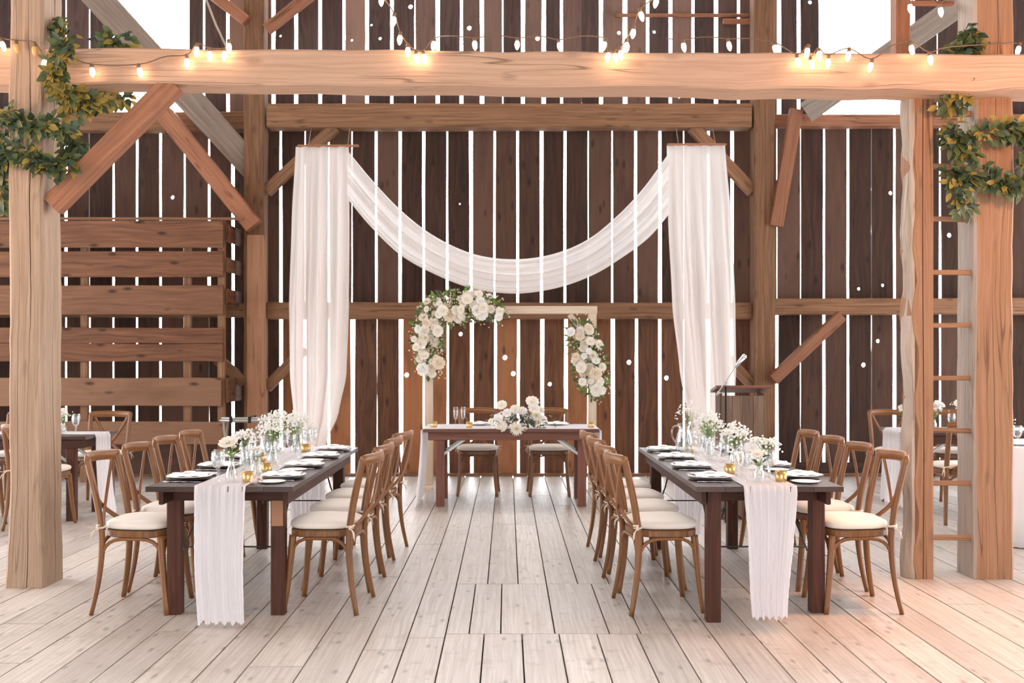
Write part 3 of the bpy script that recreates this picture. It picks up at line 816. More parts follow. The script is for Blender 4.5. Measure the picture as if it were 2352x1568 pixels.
me_vot = lathe_mesh('cup', [(.001, 0), (.027, 0), (.030, .004), (.033, .06), (.031, .06), (.028, .008), (.001, .006)], M['gold'], 20)
me_wax = lathe_mesh('candle', [(.001, .007), (.026, .008), (.028, .035), (.001, .036)], M['wax'], 16)
def glass_at(x, y, label, group, kind='wine', z=TZ):
    t = thing('wine_glass' if kind != 'flute' else 'champagne_flute', label, 'glass', (x, y, z), R.uniform(0, 6), group)
    if kind == 'flute': obj('bowl', me_flute, t); obj('stem', me_fstem, t)
    else:
        obj('bowl', me_bowl, t); obj('stem', me_stem, t)
        if kind == 'water': obj('water', me_water, t)
    return t
def simple(name, me, label, cat, x, y, z, rz, group):
    o = obj(name, me, None, (x, y, z), (0, 0, rz)); return tag(o, label, cat, group)
def votive(x, y, label, group='gold votive candles on the tables'):
    t = thing('votive_candle', label, 'candle', (x, y, TZ+.003), 0, group); obj('cup', me_vot, t); obj('candle', me_wax, t); return t
SHORT = ['first', 'second', 'third', 'fourth']
def setting(x, y, inx, who, i, tname, side):
    """inx: +1 if the table centre is toward +x"""
    where = '%s side of %s table, %s' % (side, tname, ORD[i])
    simple('charger_plate', me_charger, 'dark charger under white plate, '+where, 'plate', x, y, TZ, 0, 'dark chargers')
    simple('dinner_plate', me_plate, 'white dinner plate on dark charger, '+where, 'plate', x, y, TZ+.0105, 0, 'white dinner plates')
    simple('napkin', me_nap, 'folded white napkin on dinner plate, '+where, 'napkin', x, y, TZ+.0185, R.uniform(-.15, .15)+PI/2*0, 'white napkins')
    rz = -PI/2*inx
    simple('fork', me_fork, 'steel fork by the plate, '+where, 'fork', x, y+.15*inx, TZ, rz, 'steel forks')
    simple('knife', me_knife, 'steel knife by the plate, '+where, 'knife', x, y-.15*inx, TZ, rz, 'steel knives')
    by = y-.21 if inx < 0 else y+.215
    simple('bread_plate', me_bread, 'small white bread plate, '+where, 'plate', x+inx*.02, min(by, 7.75), TZ, 0, 'small bread plates')
    glass_at(x+inx*.185, y-.10, 'water glass with stem, '+where, 'stemmed water glasses', 'water')
    glass_at(x+inx*.165, y-.02+.03, 'empty wine glass, '+where, 'empty wine glasses', 'wine')
PY = [5.80, 6.40, 6.98, 7.53]
for i, y in enumerate(PY):
    setting(-1.80, y, 1, '', i, 'left long', 'outer')
    setting(-1.28, y+.06, -1, '', i, 'left long', 'aisle')
    setting(1.15, y, 1, '', i, 'right long', 'aisle')
    setting(1.665, y+.06, -1, '', i, 'right long', 'outer')

# ------------------------------------------------------------------ flowers
def rose_mesh(mat, core, seed=1, r=.05):
    rr = random.Random(seed); mb = MB()
    for layer in range(5):
        n = 4+layer*2; f = (layer+1)/5
        for k in range(n):
            a = 2*PI*k/n+layer*.7+rr.uniform(-.1, .1)
            open_ = .15+.95*f; Lp = r*(.75+.45*f); Wp = r*(.6+.45*f)
            rows = []
            for i in range(5):
                t = i/4; ang = open_*t*1.25; rad = r*.18*f+Lp*math.sin(ang)*t**.7; z = Lp*math.cos(ang*.8)*t
                row = []
                for j in range(5):
                    s = (j/4-.5)*2; w = Wp*math.sin(min(1, t*1.35)*PI*.5)*(1 if t < .8 else .8)
                    aa = a+s*w/(rad+r*.35)*.5
                    rr2 = rad*(1-.08*s*s)+.002
                    row.append((rr2*math.cos(aa), rr2*math.sin(aa), z-abs(s)*.12*r*t))
                rows.append(row)
            mb.grid(rows)
    mb.ball((0, 0, r*.45), r*.28, 8)
    return mb.mesh('bloom', [mat, core])
def mum_mesh(mat, core, seed=1, r=.07):
    rr = random.Random(seed); mb = MB()
    for layer in range(5):
        n = 20-layer*2; el = .1+layer*.28; Lp = r*(1-.13*layer)
        for k in range(n):
            a = 2*PI*k/n+layer*.4+rr.uniform(-.06, .06); e = el+rr.uniform(-.06, .06)
            d = Vector((math.cos(a)*math.cos(e), math.sin(a)*math.cos(e), math.sin(e)))
            mb.leaf(d*r*.1, d, (0, 0, 1), Lp, r*.22, 0, bend=-.12)
    mb.ball((0, 0, r*.32), r*.17, 8, 1)
    return mb.mesh('bloom', [mat, core])
def anemone_mesh(mat, core, r=.035):
    mb = MB()
    for k in range(8):
        a = 2*PI*k/8; e = .35 if k % 2 else .5
        d = Vector((math.cos(a)*math.cos(e), math.sin(a)*math.cos(e), math.sin(e)))
        mb.leaf((0, 0, 0), d, (0, 0, 1), r, r*.8, 0, bend=.1)
    mb.ball((0, 0, r*.2), r*.22, 8, 1)
    return mb.mesh('bloom', [mat, core])
B_rose = rose_mesh(M['petal'], M['petal'], 2); B_rose2 = rose_mesh(M['petal_w'], M['petal_w'], 5); B_dry = rose_mesh(M['petal_b'], M['petal_b'], 9)
B_mum = mum_mesh(M['petal'], M['pollen']); B_anem = anemone_mesh(M['petal_w'], M['dark_c']); B_daisy = anemone_mesh(M['petal_w'], M['pollen'])
def aim(o, d):
    o.rotation_mode = 'QUATERNION'
    o.rotation_quaternion = Vector(d).normalized().to_track_quat('Z', 'Y') @ Quaternion((0, 0, 1), R.uniform(0, 6.28))
def bloom(parent, me, p, d, sc):
    o = obj('bloom', me, parent, p, None, sc); aim(o, d); return o
def vase_mesh(h, r0, r1, nk):
    return [(.001, 0), (r0*.9, 0), (r0, .006), (r0, h*.35), (r1, h*.62), (nk, h*.78), (nk, h*.96), (nk*1.15, h), (nk*1.08, h), (nk*.9, h*.95), (nk*.9, h*.78), (r1*.93, h*.6), (r0*.93, h*.34), (r0*.92, .01), (.001, .01)]
vase_kinds = [lathe_mesh('bud_vase', vase_mesh(.13, .033, .020, .013), M['glass'], 18), lathe_mesh('bud_vase', vase_mesh(.09, .034, .032, .022), M['glass'], 18),
              lathe_mesh('bud_vase', vase_mesh(.15, .028, .024, .016), M['glass'], 18)]
def bouquet(x, y, kind, label_v, label_f, seed, blooms, fill=0, spread=.06, top=.24, leaves=10, lm='leaf_b', scale=1.0, base=TZ+.004):
    rr = random.Random(seed); vh = (.13, .09, .15)[kind]
    simple('bud_vase', vase_kinds[kind], label_v, 'vase', x, y, base, 0, 'clear glass bud vases')
    t = thing('flower_bunch', label_f, 'flowers', (x, y, base+vh*.95), 0, 'small flower bunches in vases')
    st = MB(); lf = MB(); hi = top-vh
    for k, (me, sz) in enumerate(blooms):
        a = rr.uniform(0, 6.28); q = spread*rr.uniform(.1, .9); z = hi*rr.uniform(.55, 1.0)
        p = Vector((q*math.cos(a), q*math.sin(a), z))
        if k == 0: p = Vector((-.012, -.015, hi*.8))
        st.tube([(0, 0, -vh*.75), (0, 0, 0), p*.6+Vector((0, 0, .01)), p], .0016, 4)
        d = Vector((p.x*5, p.y*5-.35, .7))
        bloom(t, me, p, d, sz)
    for k in range(leaves):
        a = rr.uniform(0, 6.28); q = spread*rr.uniform(.2, 1.0); z = hi*rr.uniform(.1, .95)
        p = Vector((q*math.cos(a)*.5, q*math.sin(a)*.5, z*.8)); d = Vector((math.cos(a), math.sin(a), rr.uniform(.1, 1.2)))
        lf.leaf(p, d, (0, 0, 1), rr.uniform(.03, .055), rr.uniform(.015, .028))
        st.tube([(0, 0, 0), p], .0012, 4)
    st.build('stems', M['stem'], t)
    if leaves: lf.build('foliage', M[lm], t)
    if fill:
        fill = int(fill*1.3)
        fb = MB(); fs = MB()
        for k in range(fill):
            a = rr.uniform(0, 6.28); q = spread*1.25*math.sqrt(rr.random()); z = hi*(1.12-.55*(q/(spread*1.25))**2)+rr.uniform(-.035, .02)
            p = Vector((q*math.cos(a), q*math.sin(a), z)); fb.ball(p, rr.uniform(.004, .0085), 5)
            if k % 4 == 0: fs.tube([(p.x*.15, p.y*.15, 0), p*.7, p], .0008, 3)
        o = fb.build('filler_blossom', M['petal_w'], t); o['kind'] = 'stuff'; o['label'] = "tiny white filler blossoms"
        fs.build('filler_stems', M['stem'], t)
    return t
def L_(tn, i): return tn, i
r1, a1, d1 = (B_rose, .8), (B_anem, 1.0), (B_daisy, .7)
VD = ['nearest the camera', 'second from the camera', 'third from the camera', 'fourth from the camera', 'fifth from the camera', 'sixth from the camera', 'farthest from the camera']
left_b = [(-1.52, 5.64, 0, [(B_rose, .78), (B_daisy, .6), (B_daisy, .6)], 12, .05, .235, 14, 'leaf_b'),
          (-1.45, 5.92, 1, [(B_daisy, .7)]*3+[(B_rose2, .45)], 40, .05, .16, 8, 'leaf'),
          (-1.60, 6.22, 2, [(B_rose2, .6), (B_daisy, .6)], 70, .07, .23, 8, 'leaf'),
          (-1.50, 6.55, 0, [(B_daisy, .7)]*3, 110, .09, .26, 6, 'leaf'),
          (-1.56, 6.90, 2, [(B_daisy, .8)]*4+[(B_anem, .8)], 160, .11, .31, 6, 'leaf'),
          (-1.50, 7.25, 1, [(B_rose, .6)]+[(B_daisy, .8)]*3, 140, .11, .28, 8, 'leaf'),
          (-1.55, 7.60, 2, [(B_daisy, .7)]*3, 60, .07, .26, 6, 'leaf')]
right_b = [(1.385, 5.63, 1, [(B_rose, .5), (B_daisy, .7), (B_daisy, .6)], 14, .05, .17, 14, 'leaf'),
           (1.475, 5.86, 0, [(B_daisy, .7)]*5, 90, .08, .22, 8, 'leaf'),
           (1.36, 6.10, 2, [(B_anem, 1.1), (B_anem, 1.1), (B_daisy, .7)], 70, .08, .25, 10, 'leaf'),
           (1.44, 6.50, 0, [(B_daisy, .8)]*4, 90, .09, .26, 14, 'leaf_b'),
           (1.36, 6.90, 2, [(B_daisy, .7)]*4, 90, .09, .29, 18, 'leaf_b'),
           (1.43, 7.25, 0, [(B_daisy, .7)]*3, 80, .09, .29, 14, 'leaf_b'),
           (1.35, 7.60, 2, [(B_anem, .8), (B_daisy, .8), (B_daisy, .7)], 60, .09, .34, 6, 'leaf')]
for tn, lst in (('left', left_b), ('right', right_b)):
    for i, (x, y, k, bl, fill, sp_, top, lv, lm) in enumerate(lst):
        bouquet(x, y, k, 'clear glass bud vase on %s long table, %s' % (tn, VD[i]), 'white flower bunch on %s long table, %s' % (tn, VD[i]), hash((tn == 'left', i)) % 999+i, bl, fill, sp_, top, lv, lm)
for tn, lst in (('left', ((-1.425, 5.63), (-1.43, 6.08), (-1.62, 6.72), (-1.46, 7.42))), ('right', ((1.515, 5.66), (1.31, 6.02), (1.50, 6.68), (1.32, 7.42)))):
    for i, (x, y) in enumerate(lst): votive(x, y, 'gold votive candle on %s long table, %s' % (tn, ORD[i]))
# crumpled favour near the corner of the left runner
mb = MB(); mb.ball((0, 0, .018), .024, 10, sz=.7); mb.tube([(.01, 0, .03), (.03, .01, .036), (.045, -.01, .022)], .008, 6)
o = mb.build('place_favour', plain('blush_paper', (.80, .62, .58), .8)); o.location = (-1.375, 5.56, TZ+.002); tag(o, 'small blush wrapped favour at the near edge of left runner', 'favour')
mb = MB(); mb.beam((-.055, .012, 0), (-.055, .0, .15), .001, .001) if False else None
mb.loft([[(-.055, -.03, 0), (.055, -.03, 0), (.055, -.027, 0), (-.055, -.027, 0)], [(-.055, .0, .155), (.055, .0, .165), (.055, .002, .165), (-.055, .002, .155)]])
mb.loft([[(-.055, .03, 0), (.055, .03, 0), (.055, .027, 0), (-.055, .027, 0)], [(-.055, .0015, .155), (.055, .0015, .165), (.055, .0005, .165), (-.055, .0005, .155)]])
o = mb.build('folded_card', M['napkin']); o.location = (1.52, 6.32, TZ+.004); o.rotation_euler = (0, 0, rd(-12)); tag(o, 'blank white folded card standing among the right table flowers', 'card')
# pitchers
def pitcher(x, y, label, rz=0):
    t = thing('water_pitcher', label, 'pitcher', (x, y, TZ+.004), rz, 'glass water pitchers')
    mb = MB(); prof = [(.045, 0), (.060, .03), (.062, .09), (.045, .15), (.038, .18), (.046, .215)]
    rings = []
    for r_, z in prof+[(r_-.003, z+(0 if i else .0)) for i, (r_, z) in enumerate(prof[::-1])]:
        ring_ = []
        for k in range(20):
            a = 2*PI*k/20; rr_ = r_+(.02 if z > .2 and k in (0,) else (.01 if z > .2 and k in (1, 19) else 0))
            ring_.append((rr_*math.cos(a), rr_*math.sin(a), z+(.012 if z > .2 and k in (0, 1, 19) else 0)))
        rings.append(ring_)
    mb.loft(rings, smooth=True, caps=True); mb.build('body', M['glass'], t)
    mb = MB(); mb.tube(spline([(-.042, 0, .20), (-.085, 0, .19), (-.095, 0, .13), (-.06, 0, .07)], 4), .006, 8); mb.build('handle', M['glass'], t)
    mb = MB(); mb.lathe([(.001, .004), (.044, .004), (.057, .03), (.059, .09), (.047, .135), (.001, .135)], n=18); mb.build('water', M['water'], t)
pitcher(-1.66, 6.78, 'glass water pitcher among the flowers on the left long table', 0)
pitcher(1.265, 7.32, 'glass water pitcher at the far end of right long table', .3)
pitcher(-4.12, 9.38, 'glass water pitcher on the far table behind the ivy post', 0)

# head table centrepiece
cp = thing('flower_centrepiece', 'low white floral centrepiece spilling over the head table edge', 'flowers', P(1192, 975, 9.98))
o_ = cp.location.copy(); lf = MB(); fb = MB(); rr = random.Random(5)
spec = [(1187, 985, 'm', 1.0, -.22), (1232, 955, 'm', .95, -.13), (1222, 925, 'r', 1.0, 0), (1226, 940, 'r2', .9, -.02), (1153, 932, 'r', .8, 0), (1153, 980, 'r', .85, -.15),
        (1165, 950, 'r2', .7, -.1), (1146, 962, 'r2', .75, -.1), (1184, 942, 'r', .8, 0), (1200, 945, 'r2', .7, .02), (1215, 960, 'd', 1.0, -.1), (1246, 965, 'r2', .7, -.05), (1128, 968, 'd', 1.0, -.1), (1135, 978, 'd', 1.1, -.12), (1240, 942, 'm', .7, 0), (1172, 965, 'd', .9, -.12), (1205, 985, 'd', .9, -.18)]
mm = {'m': B_mum, 'r': B_rose, 'r2': B_rose2, 'd': B_daisy}
for px, py, k, sc, dy in spec:
    p = P(px, py, 9.98+dy*.8)-o_; bloom(cp, mm[k], p, (p.x*1.5, -.9, .35+p.z*2), sc)
for k in range(150):
    p = Vector((rr.gauss(0, .13), rr.uniform(-.14, .10), rr.uniform(-.04, .10))); d = Vector((p.x*3+rr.uniform(-.3, .3), -.6+rr.uniform(-.4, .4), rr.uniform(-.5, .8)))
    lf.leaf(p, d, (0, -.4, 1), rr.uniform(.05, .08), rr.uniform(.02, .032))
for k in range(260):
    a = rr.uniform(0, 6.28); q = math.sqrt(rr.random()); fb.ball((q*.26*math.cos(a), -.07+rr.uniform(-.12, .08), .05+q*.11*math.sin(a)), rr.uniform(.005, .009), 5)
lf.build('foliage', M['leaf_d'], cp); o = fb.build('filler_blossom', M['petal_w'], cp); o['kind'] = 'stuff'
glass_at(-.505, 10.02, 'champagne flute on the head table, left one of the pair', 'champagne flutes', 'flute')
glass_at(-.435, 10.08, 'champagne flute on the head table, right one of the pair', 'champagne flutes', 'flute')
for x, y, w in ((-.72, 10.05, 'at the left end'), (.82, 10.0, 'at the right end'), (-.37, 9.98, 'left of the centrepiece'), (.30, 10.0, 'right of the centrepiece')):
    votive(x, y, 'small votive candle on the head table, '+w)
for x, w in ((-.28, 'left'), (.50, 'right')):
    simple('dinner_plate', me_plate, 'white dinner plate on the head table, %s of the flowers' % w, 'plate', x, 10.36, TZ+.012, 0, 'white dinner plates')
    simple('napkin', me_nap, 'white napkin on the head table, %s of the flowers' % w, 'napkin', x, 10.36, TZ+.019, 0, 'white napkins')
# far tables' ware
for i, (x, y) in enumerate(((-3.88, 9.2), (-4.2, 9.25), (-4.0, 9.5))):
    glass_at(x, y, 'wine glass on the far table behind the ivy post, %s' % ('nearest the runner', 'beside the pitcher', 'at the back edge')[i], 'glasses on far tables', 'water')
bouquet(-4.05, 9.32, 1, 'bud vase on the far left table beside the post', 'white and green flowers on the far left table beside the post', 31, [(B_rose, .9), (B_rose2, .8), (B_daisy, .9)], 60, .09, .2, 16)
bouquet(-4.95, 9.35, 1, 'bud vase on the far left table at frame edge', 'green leafy bunch on the far left table at frame edge', 33, [(B_rose, .5)], 10, .07, .22, 30)
simple('dinner_plate', me_plate, 'white plate on the far table behind the ivy post', 'plate', -4.1, 9.12, TZ+.002, 0, 'plates on far tables')
bouquet(3.78, 9.72, 1, 'bud vase on the far right table left of the ladder', 'white and green flowers on the far right table left of the ladder', 35, [(B_rose, .9), (B_rose2, .8)], 20, .08, .22, 22)
bouquet(4.10, 9.85, 1, 'bud vase on far right table between the ladder rungs', 'green and white bunch on far right table between the ladder rungs', 36, [(B_rose, .9), (B_rose2, .8)], 40, .07, .24, 20)
bouquet(4.30, 9.7, 2, 'tall vase on far right table by the grey post face', 'white anemone bunch on far right table by the grey post face', 37, [(B_rose2, .8), (B_anem, 1.3), (B_rose, .8), (B_anem, 1.3)], 40, .1, .27, 6)
glass_at(4.16, 9.58, 'wine glass on the far right table by the ladder', 'glasses on far tables', 'water')
glass_at(3.92, 7.86, 'wine glass on the linen table at right frame edge', 'glasses on far tables', 'water')
simple('dinner_plate', me_plate, 'white plate on the linen table at right frame edge', 'plate', 3.98, 7.98, .762, 0, 'plates on far tables')
bouquet(4.02, 8.3, 1, 'bud vase on the linen table at right frame edge', 'white flowers on the linen table at right frame edge', 39, [(B_rose, .7), (B_anem, 1.0)], 30, .08, .24, 14, base=.765)

# ------------------------------------------------------------------ floral arbor
AD = 11.3
ar = thing('wooden_arbor', 'pale pine arbor with square corner behind the head table', 'arbor', (P(1168, 0, AD).x, AD, 0))
def arp(px, py, d=AD): return P(px, py, d)-ar.location
zt = arp(1200, 703).z
for px, n in ((985, 'post'), (1360, 'post')):
    x = arp(px, 0).x+(.0)
    mb = MB(); mb.box((x-.045, -.045, 0), (x+.045, .045, zt-.085), seg=4, jit=.001); mb.build('post', M['arbor'], ar)
mb = MB(); mb.beam((arp(958, 0).x, 0, zt-.042), (arp(1371, 0).x, 0, zt-.042), .09, .084, seg=4, jit=.001); mb.build('top_bar', M['arbor'], ar)
mb = MB(); mb.beam(arp(1308, 722)+Vector((0, -.0, 0)), arp(1350, 772), .04, .06, side=(0, 1, 0)); mb.build('corner_brace', M['arbor'], ar)
for x in (985, 1360):
    mb = MB(); xx = arp(x, 0).x; mb.box((xx-.05, -.25, 0), (xx+.05, -.05, .04)); mb.build('foot', M['arbor'], ar)
def floral(name, label, path, rads, nbl, seed, dry=.15):
    rr = random.Random(seed); base = P(*path[len(path)//2], AD-.14)
    t = thing(name, label, 'flowers', base); pts = [P(x, y, AD-.12)-base for x, y in path]; pts = spline(pts, 6); n = len(pts)
    lf = MB(); lb = MB(); fb = MB(); st = MB(); st.tube(pts, .012, 6); st.build('vine', M['vine'], t)
    placed = []
    tries = 0
    while len(placed) < nbl and tries < 4000:
        tries += 1
        i = rr.randrange(n); rad = rads[0]+(rads[1]-rads[0])*math.sin(PI*i/(n-1))
        a = rr.uniform(0, 6.28); q = rad*math.sqrt(rr.random()); p = pts[i]+Vector((q*math.cos(a), -rr.uniform(.02, .12)+.4*q*0, q*math.sin(a)))
        sz = rr.choice((.55, .7, .8, .95, 1.1))
        if any((p-b).length < .032*(sz+s2) for b, s2 in placed): continue
        placed.append((p, sz)); me = rr.choice((B_rose, B_rose, B_rose2, B_mum if sz > .9 else B_rose))
        if rr.random() < dry: me = B_dry
        bloom(t, me, p, Vector(((p-pts[i]).x*4, -1, (p-pts[i]).z*4+.2)), sz if me != B_mum else sz*.75)
    for k in range(n*16):
        i = rr.randrange(n); rad = (rads[0]+(rads[1]-rads[0])*math.sin(PI*i/(n-1)))*1.15; a = rr.uniform(0, 6.28); q = rad*math.sqrt(rr.random())
        p = pts[i]+Vector((q*math.cos(a), rr.uniform(-.06, .05), q*math.sin(a))); d = Vector((math.cos(a), rr.uniform(-1, .3), math.sin(a)))
        (lf if rr.random() < .7 else lb).leaf(p, d, (0, -1, .3), rr.uniform(.05, .08), rr.uniform(.02, .035))
    for k in range(n*18):
        i = rr.randrange(n); rad = rads[1]*1.2; a = rr.uniform(0, 6.28); q = rad*math.sqrt(rr.random())
        fb.ball(pts[i]+Vector((q*math.cos(a), rr.uniform(-.12, .02), q*math.sin(a))), rr.uniform(.006, .011), 5)
    lf.build('foliage', M['leaf'], t); lb.build('bright_foliage', M['leaf_b'], t); o = fb.build('filler_blossom', M['petal_b'], t); o['kind'] = 'stuff'
floral('floral_garland', 'white rose garland over the left corner of the arbor', [(1135, 712), (1095, 700), (1050, 706), (1012, 712), (985, 745), (980, 790), (990, 840)], (.10, .17), 62, 3)
floral('floral_garland', 'white rose cluster down the right post of the arbor', [(1332, 760), (1345, 800), (1358, 850), (1362, 890)], (.10, .16), 34, 4, .2)

# ------------------------------------------------------------------ drapes
def interp(tab, y):
    for (a, *va), (b, *vb) in zip(tab[:-1], tab[1:]):
        if a <= y <= b:
            t = (y-a)/(b-a); t = t*t*(3-2*t)*.4+t*.6
            return [p+(q-p)*t for p, q in zip(va, vb)]
    return list(tab[-1][1:]) if y > tab[-1][0] else list(tab[0][1:])
def panel(label, tab, d, seed, rod):
    rr = random.Random(seed); ph = [rr.uniform(0, 6.28) for _ in range(6)]
    y0, y1 = tab[0][0], tab[-1][0]; rows = []; NI, NJ = 50, 70
    base = P((tab[0][1]+tab[0][2])/2, y0, d)
    t = thing('sheer_drape', label, 'drape', base)
    for i in range(NI+1):
        py = y0+(y1-y0)*i/NI; a, b = interp(tab, py); tt = i/NI; row = []
        for j in range(NJ+1):
            s = j/NJ; fo = (.045*math.sin(s*19+ph[0]+tt*1.3)+.03*math.sin(s*37+ph[1]-tt*2)+.018*math.sin(s*71+ph[2]+tt*3))*(.25+.75*min(1, tt*3))
            row.append(P(a+(b-a)*s+2.0*math.sin(s*37+ph[1]), py, d)+Vector((0, fo, 0))-base)
        rows.append(row)
    mb = MB(); mb.grid(rows); mb.build('cloth', M['drape'], t)
    mb = MB(); mb.beam(P(rod[0], y0, d)-base+Vector((0, 0, .01)), P(rod[1], y0, d)-base+Vector((0, 0, .01)), .05, .022); mb.build('hanging_rod', M['timber_red'], t)
    mb = MB()
    for px in (rod[0]+25, rod[1]-25): mb.tube([P(px, y0, d)-base+Vector((0, 0, .02)), P(px, 288, 12.0)-base+Vector((0, .15, 0))], .003, 4)
    mb.build('hanging_cord', M['rope'], t)
panel('long sheer white drape hanging left of the arbor', [(337, 681, 803), (500, 672, 804), (700, 665, 802), (860, 666, 796), (950, 674, 778), (1020, 690, 748), (1100, 695, 752)], 11.55, 1, (684, 824))
panel('long sheer white drape hanging right of the arbor', [(334, 1532, 1667), (500, 1535, 1680), (700, 1545, 1690), (850, 1562, 1692), (950, 1580, 1688), (1020, 1592, 1672), (1100, 1596, 1668)], 11.55, 2, (1533, 1668))
sw = thing('swag_drape', 'sheer white swag draped in a deep curve between the two drapes', 'drape', P(1168, 600, 11.5))
up_ = spline([Vector((x, y, 0)) for x, y in ((798, 345), (860, 420), (930, 492), (1005, 548), (1090, 586), (1180, 598), (1270, 586), (1350, 552), (1420, 495), (1480, 430), (1536, 352))], 6)
lo_ = spline([Vector((x, y, 0)) for x, y in ((798, 455), (850, 518), (920, 585), (1000, 630), (1085, 662), (1180, 674), (1275, 662), (1360, 632), (1430, 590), (1490, 545), (1536, 492))], 6)
rows = []
for i in range(31):
    t = i/30; row = []
    for k, (a, b) in enumerate(zip(up_, lo_)):
        p = a.lerp(b, t); q = k/(len(up_)-1); am = .25+.75*math.sin(PI*q)
        fo = (.05*math.sin(t*16+1.5*q)+.03*math.sin(t*34-2*q+1)+.012*math.sin(t*63))*am
        pp = P(p.x, p.y+am*1.6*math.sin(t*34-2*q), 11.5)+Vector((0, fo-.10*math.sin(PI*q), 0))
        row.append(pp-sw.location)
    rows.append(row)
mb = MB(); mb.grid([list(c) for c in zip(*rows)]); mb.build('cloth', M['swag'], sw)

# ------------------------------------------------------------------ lectern, microphone, tray stand
lx, ly = 2.105, 9.25
le = thing('lectern', 'rustic barn-board lectern with slanted top by the right drape', 'lectern', (lx, ly, 0), rd(-3))
mb = MB()
for i in range(4): mb.box((-.185+.093*i, -.14, .02), (-.095+.093*i, -.115, 1.10), ch=.002)
mb.build('front_panel', M['lectern'], le)
for s in (-1, 1):
    mb = MB(); mb.box((s*.188-.012, -.112, .02), (s*.188+.012, .15, 1.12)); mb.build('side_panel', M['lectern'], le)
mb = MB(); mb.box((-.20, -.15, 0), (.20, .16, .02)); mb.build('base', M['lectern'], le)
mb = MB(); mb.beam((-.24, 0, 1.155), (.24, 0, 1.155), .38, .025, side=(0, 1, -.14)); mb.build('top', M['head_table'], le)
mc = thing('microphone_stand', 'boom microphone stand in front of the lectern', 'microphone', (P(1667, 0, 8.8).x, 8.8, 0))
b0 = mc.location
mb = MB(); mb.tube([(0, 0, .02), P(1667, 884, 8.8)-b0], .009, 8); mb.build('pole', M['black'], mc)
mb = MB()
for k in range(3):
    a = PI/2+k*2*PI/3; mb.tube([(0, 0, .16), (.22*math.cos(a), .22*math.sin(a), .012)], .008, 6)
mb.build('tripod_base', M['black'], mc)
mb = MB(); mb.tube([P(1645, 908, 8.8)-b0, P(1692, 840, 8.8)-b0], .006, 6); mb.ball(P(1667, 882, 8.8)-b0, .02, 8); mb.tube([P(1646, 908, 8.8)-b0, P(1652, 899, 8.8)-b0], .012, 8); mb.build('boom_arm', M['galv'], mc)
mb = MB(); mb.tube([P(1690, 842, 8.8)-b0, P(1697, 832, 8.8)-b0, P(1709, 819, 8.8)-b0], [.012, .017, .022], 10); mb.ball(P(1709, 819, 8.8)-b0, .024, 10); mb.build('microphone', M['chrome'], mc)
ts = thing('tray_stand', 'folding tray stand with black straps by the slatted partition', 'tray stand', (P(556, 0, 10.4).x, 10.4, 0))
for k, (dy, z) in enumerate(((0, .80), (.06, .82), (.12, .785), (.18, .81))):
    mb = MB(); mb.tube([(-.225, dy, z), (.225, dy, z)], .011, 8); mb.build('rail', M['galv'], ts)
for x in (-.11, .08):
    mb = MB(); mb.grid([[(x-.016, -.016, .775), (x+.016, -.016, .775)], [(x-.016, -.018, .838), (x+.016, -.018, .838)], [(x-.016, .2, .842), (x+.016, .2, .842)], [(x-.016, .2, .77), (x+.016, .2, .77)]]); mb.build('strap', M['black'], ts)
for s in (-1, 1):
    for a, b in ((0, .18), (.18, 0)):
        mb = MB(); mb.tube([(s*.19, a, .80), (s*.19, b+(.1 if b > a else -.1), .0)], .012, 8); mb.build('leg', M['timber_grey'], ts)

# ------------------------------------------------------------------ leaf garlands on the posts
def garland(label, paths, seed, yel=.3, rad=.085, dens=250):
    rr = random.Random(seed); base = paths[0][0][0] if False else P(paths[0][0][0], paths[0][0][1], paths[0][0][2])
    t = thing('leaf_garland', label, 'garland', base); vn = MB(); A = MB(); B = MB(); Dk = MB()
    for path in paths:
        opts = path[3] if False else None
        pts = spline([P(*q[:3])-base for q in path], 8); n = len(pts)
        L = sum((pts[i+1]-pts[i]).length for i in range(n-1)); vn.tube([p+Vector((rr.uniform(-.008, .008), rr.uniform(-.008, .008), rr.uniform(-.008, .008))) for p in pts], .006, 5)
        for k in range(int(L*dens)):
            i = rr.randrange(n-1); c = pts[i].lerp(pts[i+1], rr.random()); tg = (pts[i+1]-pts[i]).normalized()
            o = Vector((rr.gauss(0, 1), -abs(rr.gauss(0, .8)), rr.gauss(0, 1))).normalized()
            p = c+o*rad*rr.uniform(0, .75)
            d = (o+tg*rr.uniform(-.8, 1.2)+Vector((0, 0, -.5))).normalized()
            y = yel if p.z+base.z > 0 else yel
            tgt = B if rr.random() < y*(1.5 if 2.95 < (base.z+p.z) < 3.3 else .45) else (Dk if rr.random() < .35 else A)  # more yellow-painted leaves at bulb height, standing for bulb glow
            tgt.leaf(p, d, Vector((rr.uniform(-.6, .6), -1, rr.uniform(-.2, .8))), rr.uniform(.055, .085), rr.uniform(.028, .046), bend=rr.uniform(0, .35))
    vn.build('vine', M['vine'], t); A.build('foliage', M['leaf'], t); B.build('bulb_lit_foliage', M['leaf_lit'], t); Dk.build('dark_foliage', M['leaf_d'], t)
